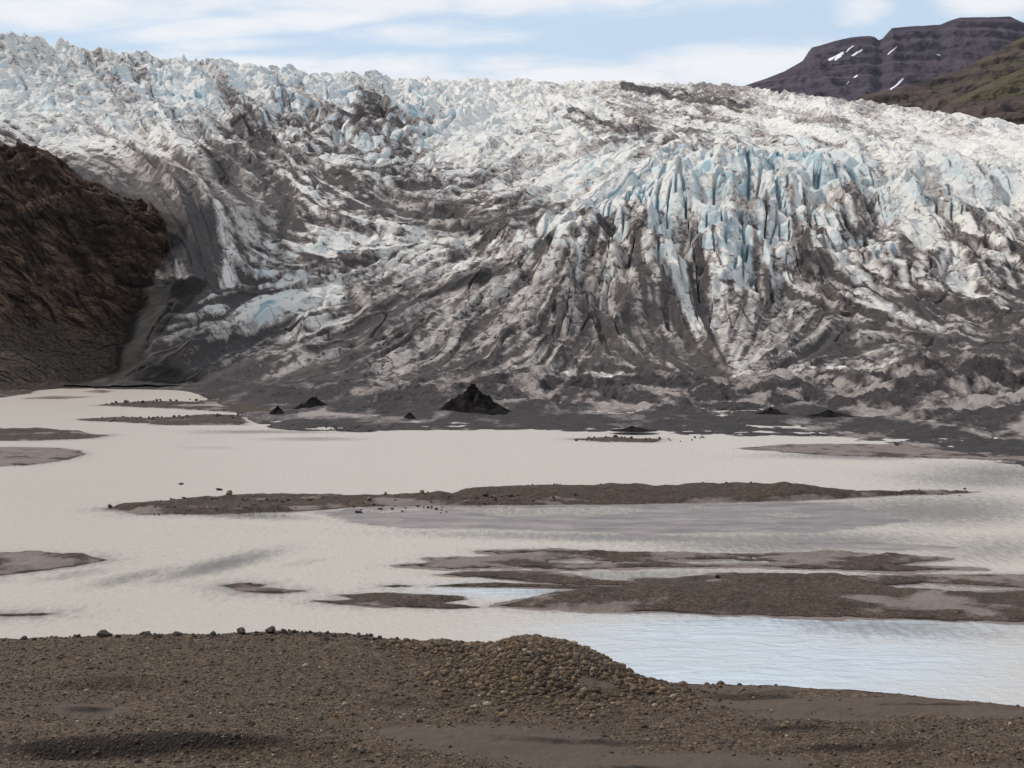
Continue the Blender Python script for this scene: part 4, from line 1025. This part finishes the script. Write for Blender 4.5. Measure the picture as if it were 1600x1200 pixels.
# ------------------------------------------------------------------ black debris cones on the moraine flat
def cone_pile(px_, py_, wpx, hpx, label, seed, shoulder=0.0):
    X_, Y_ = [float(q) for q in at_height(px_, py_, .8)]
    Rr = wpx/2*Y_/FPX; Hh = hpx*Y_/FPX
    rr = np.concatenate([np.linspace(0, 1.25, 60)]); th = np.linspace(0, 2*math.pi, 121)
    TH, RR = np.meshgrid(th, rr)
    x = RR*np.cos(TH)*Rr; y = RR*np.sin(TH)*Rr*.8
    k = 1+.34*perlin(np.cos(TH)*1.4+seed, np.sin(TH)*1.4, seed)
    hh = Hh*np.clip(1-RR*k, -.25, 1)**1.0 if False else Hh*(np.clip(1-RR*k, 0, 1)**1.28 - .22*sstep(.85, 1.25, RR))
    if shoulder: hh = np.maximum(hh, Hh*.42*np.exp(-((x+shoulder*Rr)/(Rr*.28))**2-(y/(Rr*.4))**2))
    hh = hh + Hh*.34*fbm(x/Rr*3.2+seed, y/Rr*3.2, seed+4, 5, .6)*np.clip(1.1-RR, 0, 1) + Hh*.24*ridged(x/Rr*2.6, y/Rr*2.6+seed, seed+8, 3)*np.clip(1.05-RR, 0, 1)
    o = grid_obj('debris_cone', np.stack([x, y, hh], -1), M_CONE)
    o.location = (X_, Y_, .55)
    tag(o, label, 'debris cone')
cone_pile(742, 641, 124, 36, 'tallest black debris mound in front of the glacier snout', 3, .55)
cone_pile(492, 638, 70, 17, 'medium black debris mound left of the tallest mound', 5, .5)
cone_pile(433, 645, 30, 11, 'small sharp black debris cone at the left of the moraine flat', 7)
cone_pile(640, 650, 18, 7, 'tiny black debris heap just left of the tallest mound', 9)
cone_pile(1206, 646, 60, 9, 'dark rubble heap at the left end of the right hand rubble field', 11)
cone_pile(1298, 650, 84, 9, 'wide dark rubble heap above the right hand cove', 13, .5)
cone_pile(1085, 605, 30, 9, 'low dark heap among pale hummocks right of centre', 15)
cone_pile(990, 671, 60, 6, 'low dark heap on the far shore behind the stony spit', 17, .5)

# ------------------------------------------------------------------ tufts of moss and grass on the gravel
def tuft(px_, py_, size, label, col, seed):
    m, t, b = material('tuft_leaf')
    t.put(b.inputs['Base Color'], t.mix(t.noise(t.obj(), 9, 2), col, tuple(c*.5 for c in col))); b.inputs['Roughness'].default_value = .8
    X_, Y_ = [float(q) for q in at_height(px_, py_, .8)]
    zg = float(ground(np.array([X_]), np.array([Y_]))[0][0])
    r = np.random.default_rng(seed); vs = []; fs = []
    for i in range(150):
        a = r.uniform(0, 6.28); tilt = r.uniform(.1, 1.15); L = size*r.uniform(.5, 1.1); wd = size*.07
        bx, by = r.normal(0, size*.22, 2)
        d = np.array([math.cos(a)*math.sin(tilt), math.sin(a)*math.sin(tilt), math.cos(tilt)]); sd_ = np.array([-math.sin(a), math.cos(a), 0])*wd
        p0 = np.array([bx, by, -.02]); p1 = p0+d*L*.6; p2 = p0+d*L+np.array([0, 0, -L*.18])
        k = len(vs); vs += [p0-sd_, p0+sd_, p1+sd_*.8, p1-sd_*.8, p2+sd_*.2, p2-sd_*.2]
        fs += [[k, k+1, k+2, k+3], [k+3, k+2, k+4, k+5]]
    o = mesh_from('grass_tuft', np.array(vs), np.array(fs), m, True)
    o.location = (X_, Y_, zg)
    tag(o, label, 'plant')
tuft(525, 1118, .22, 'ochre yellow tuft on dark gravel left of the sandy hollow', (0.32, 0.20, 0.03), 1)
tuft(88, 1055, .13, 'bright yellow green tuft on gravel at the far left', (0.42, 0.38, 0.03), 2)
tuft(562, 1165, .15, 'faint olive tuft in the lower gravel', (0.14, 0.11, 0.03), 3)

# ------------------------------------------------------------------ thin air that pales the far mountain
def haze():
    m = bpy.data.materials.new('haze_air'); m.use_nodes = True; t = m.node_tree
    for n in list(t.nodes):
        if n.type != 'OUTPUT_MATERIAL': t.nodes.remove(n)
    v = t.nodes.new('ShaderNodeVolumePrincipled'); v.inputs['Density'].default_value = HAZE
    v.inputs['Color'].default_value = (.80, .86, 1.0, 1); v.inputs['Anisotropy'].default_value = .2
    t.links.new(v.outputs[0], [n for n in t.nodes if n.type == 'OUTPUT_MATERIAL'][0].inputs['Volume'])
    x, y0, y1, z0, z1 = 3600, -320, 7200, -140, 1750
    vs = np.array([(a, b, c) for c in (z0, z1) for b in (y0, y1) for a in (-x, x)], float)
    fs = np.array([(0,2,3,1),(4,5,7,6),(0,1,5,4),(2,6,7,3),(0,4,6,2),(1,3,7,5)])
    o = mesh_from('haze', vs, fs, m, False)
    tag(o, 'thin pale blue air over the lake and glacier', 'haze', kind='stuff')
HAZE = 0.8e-5
haze()
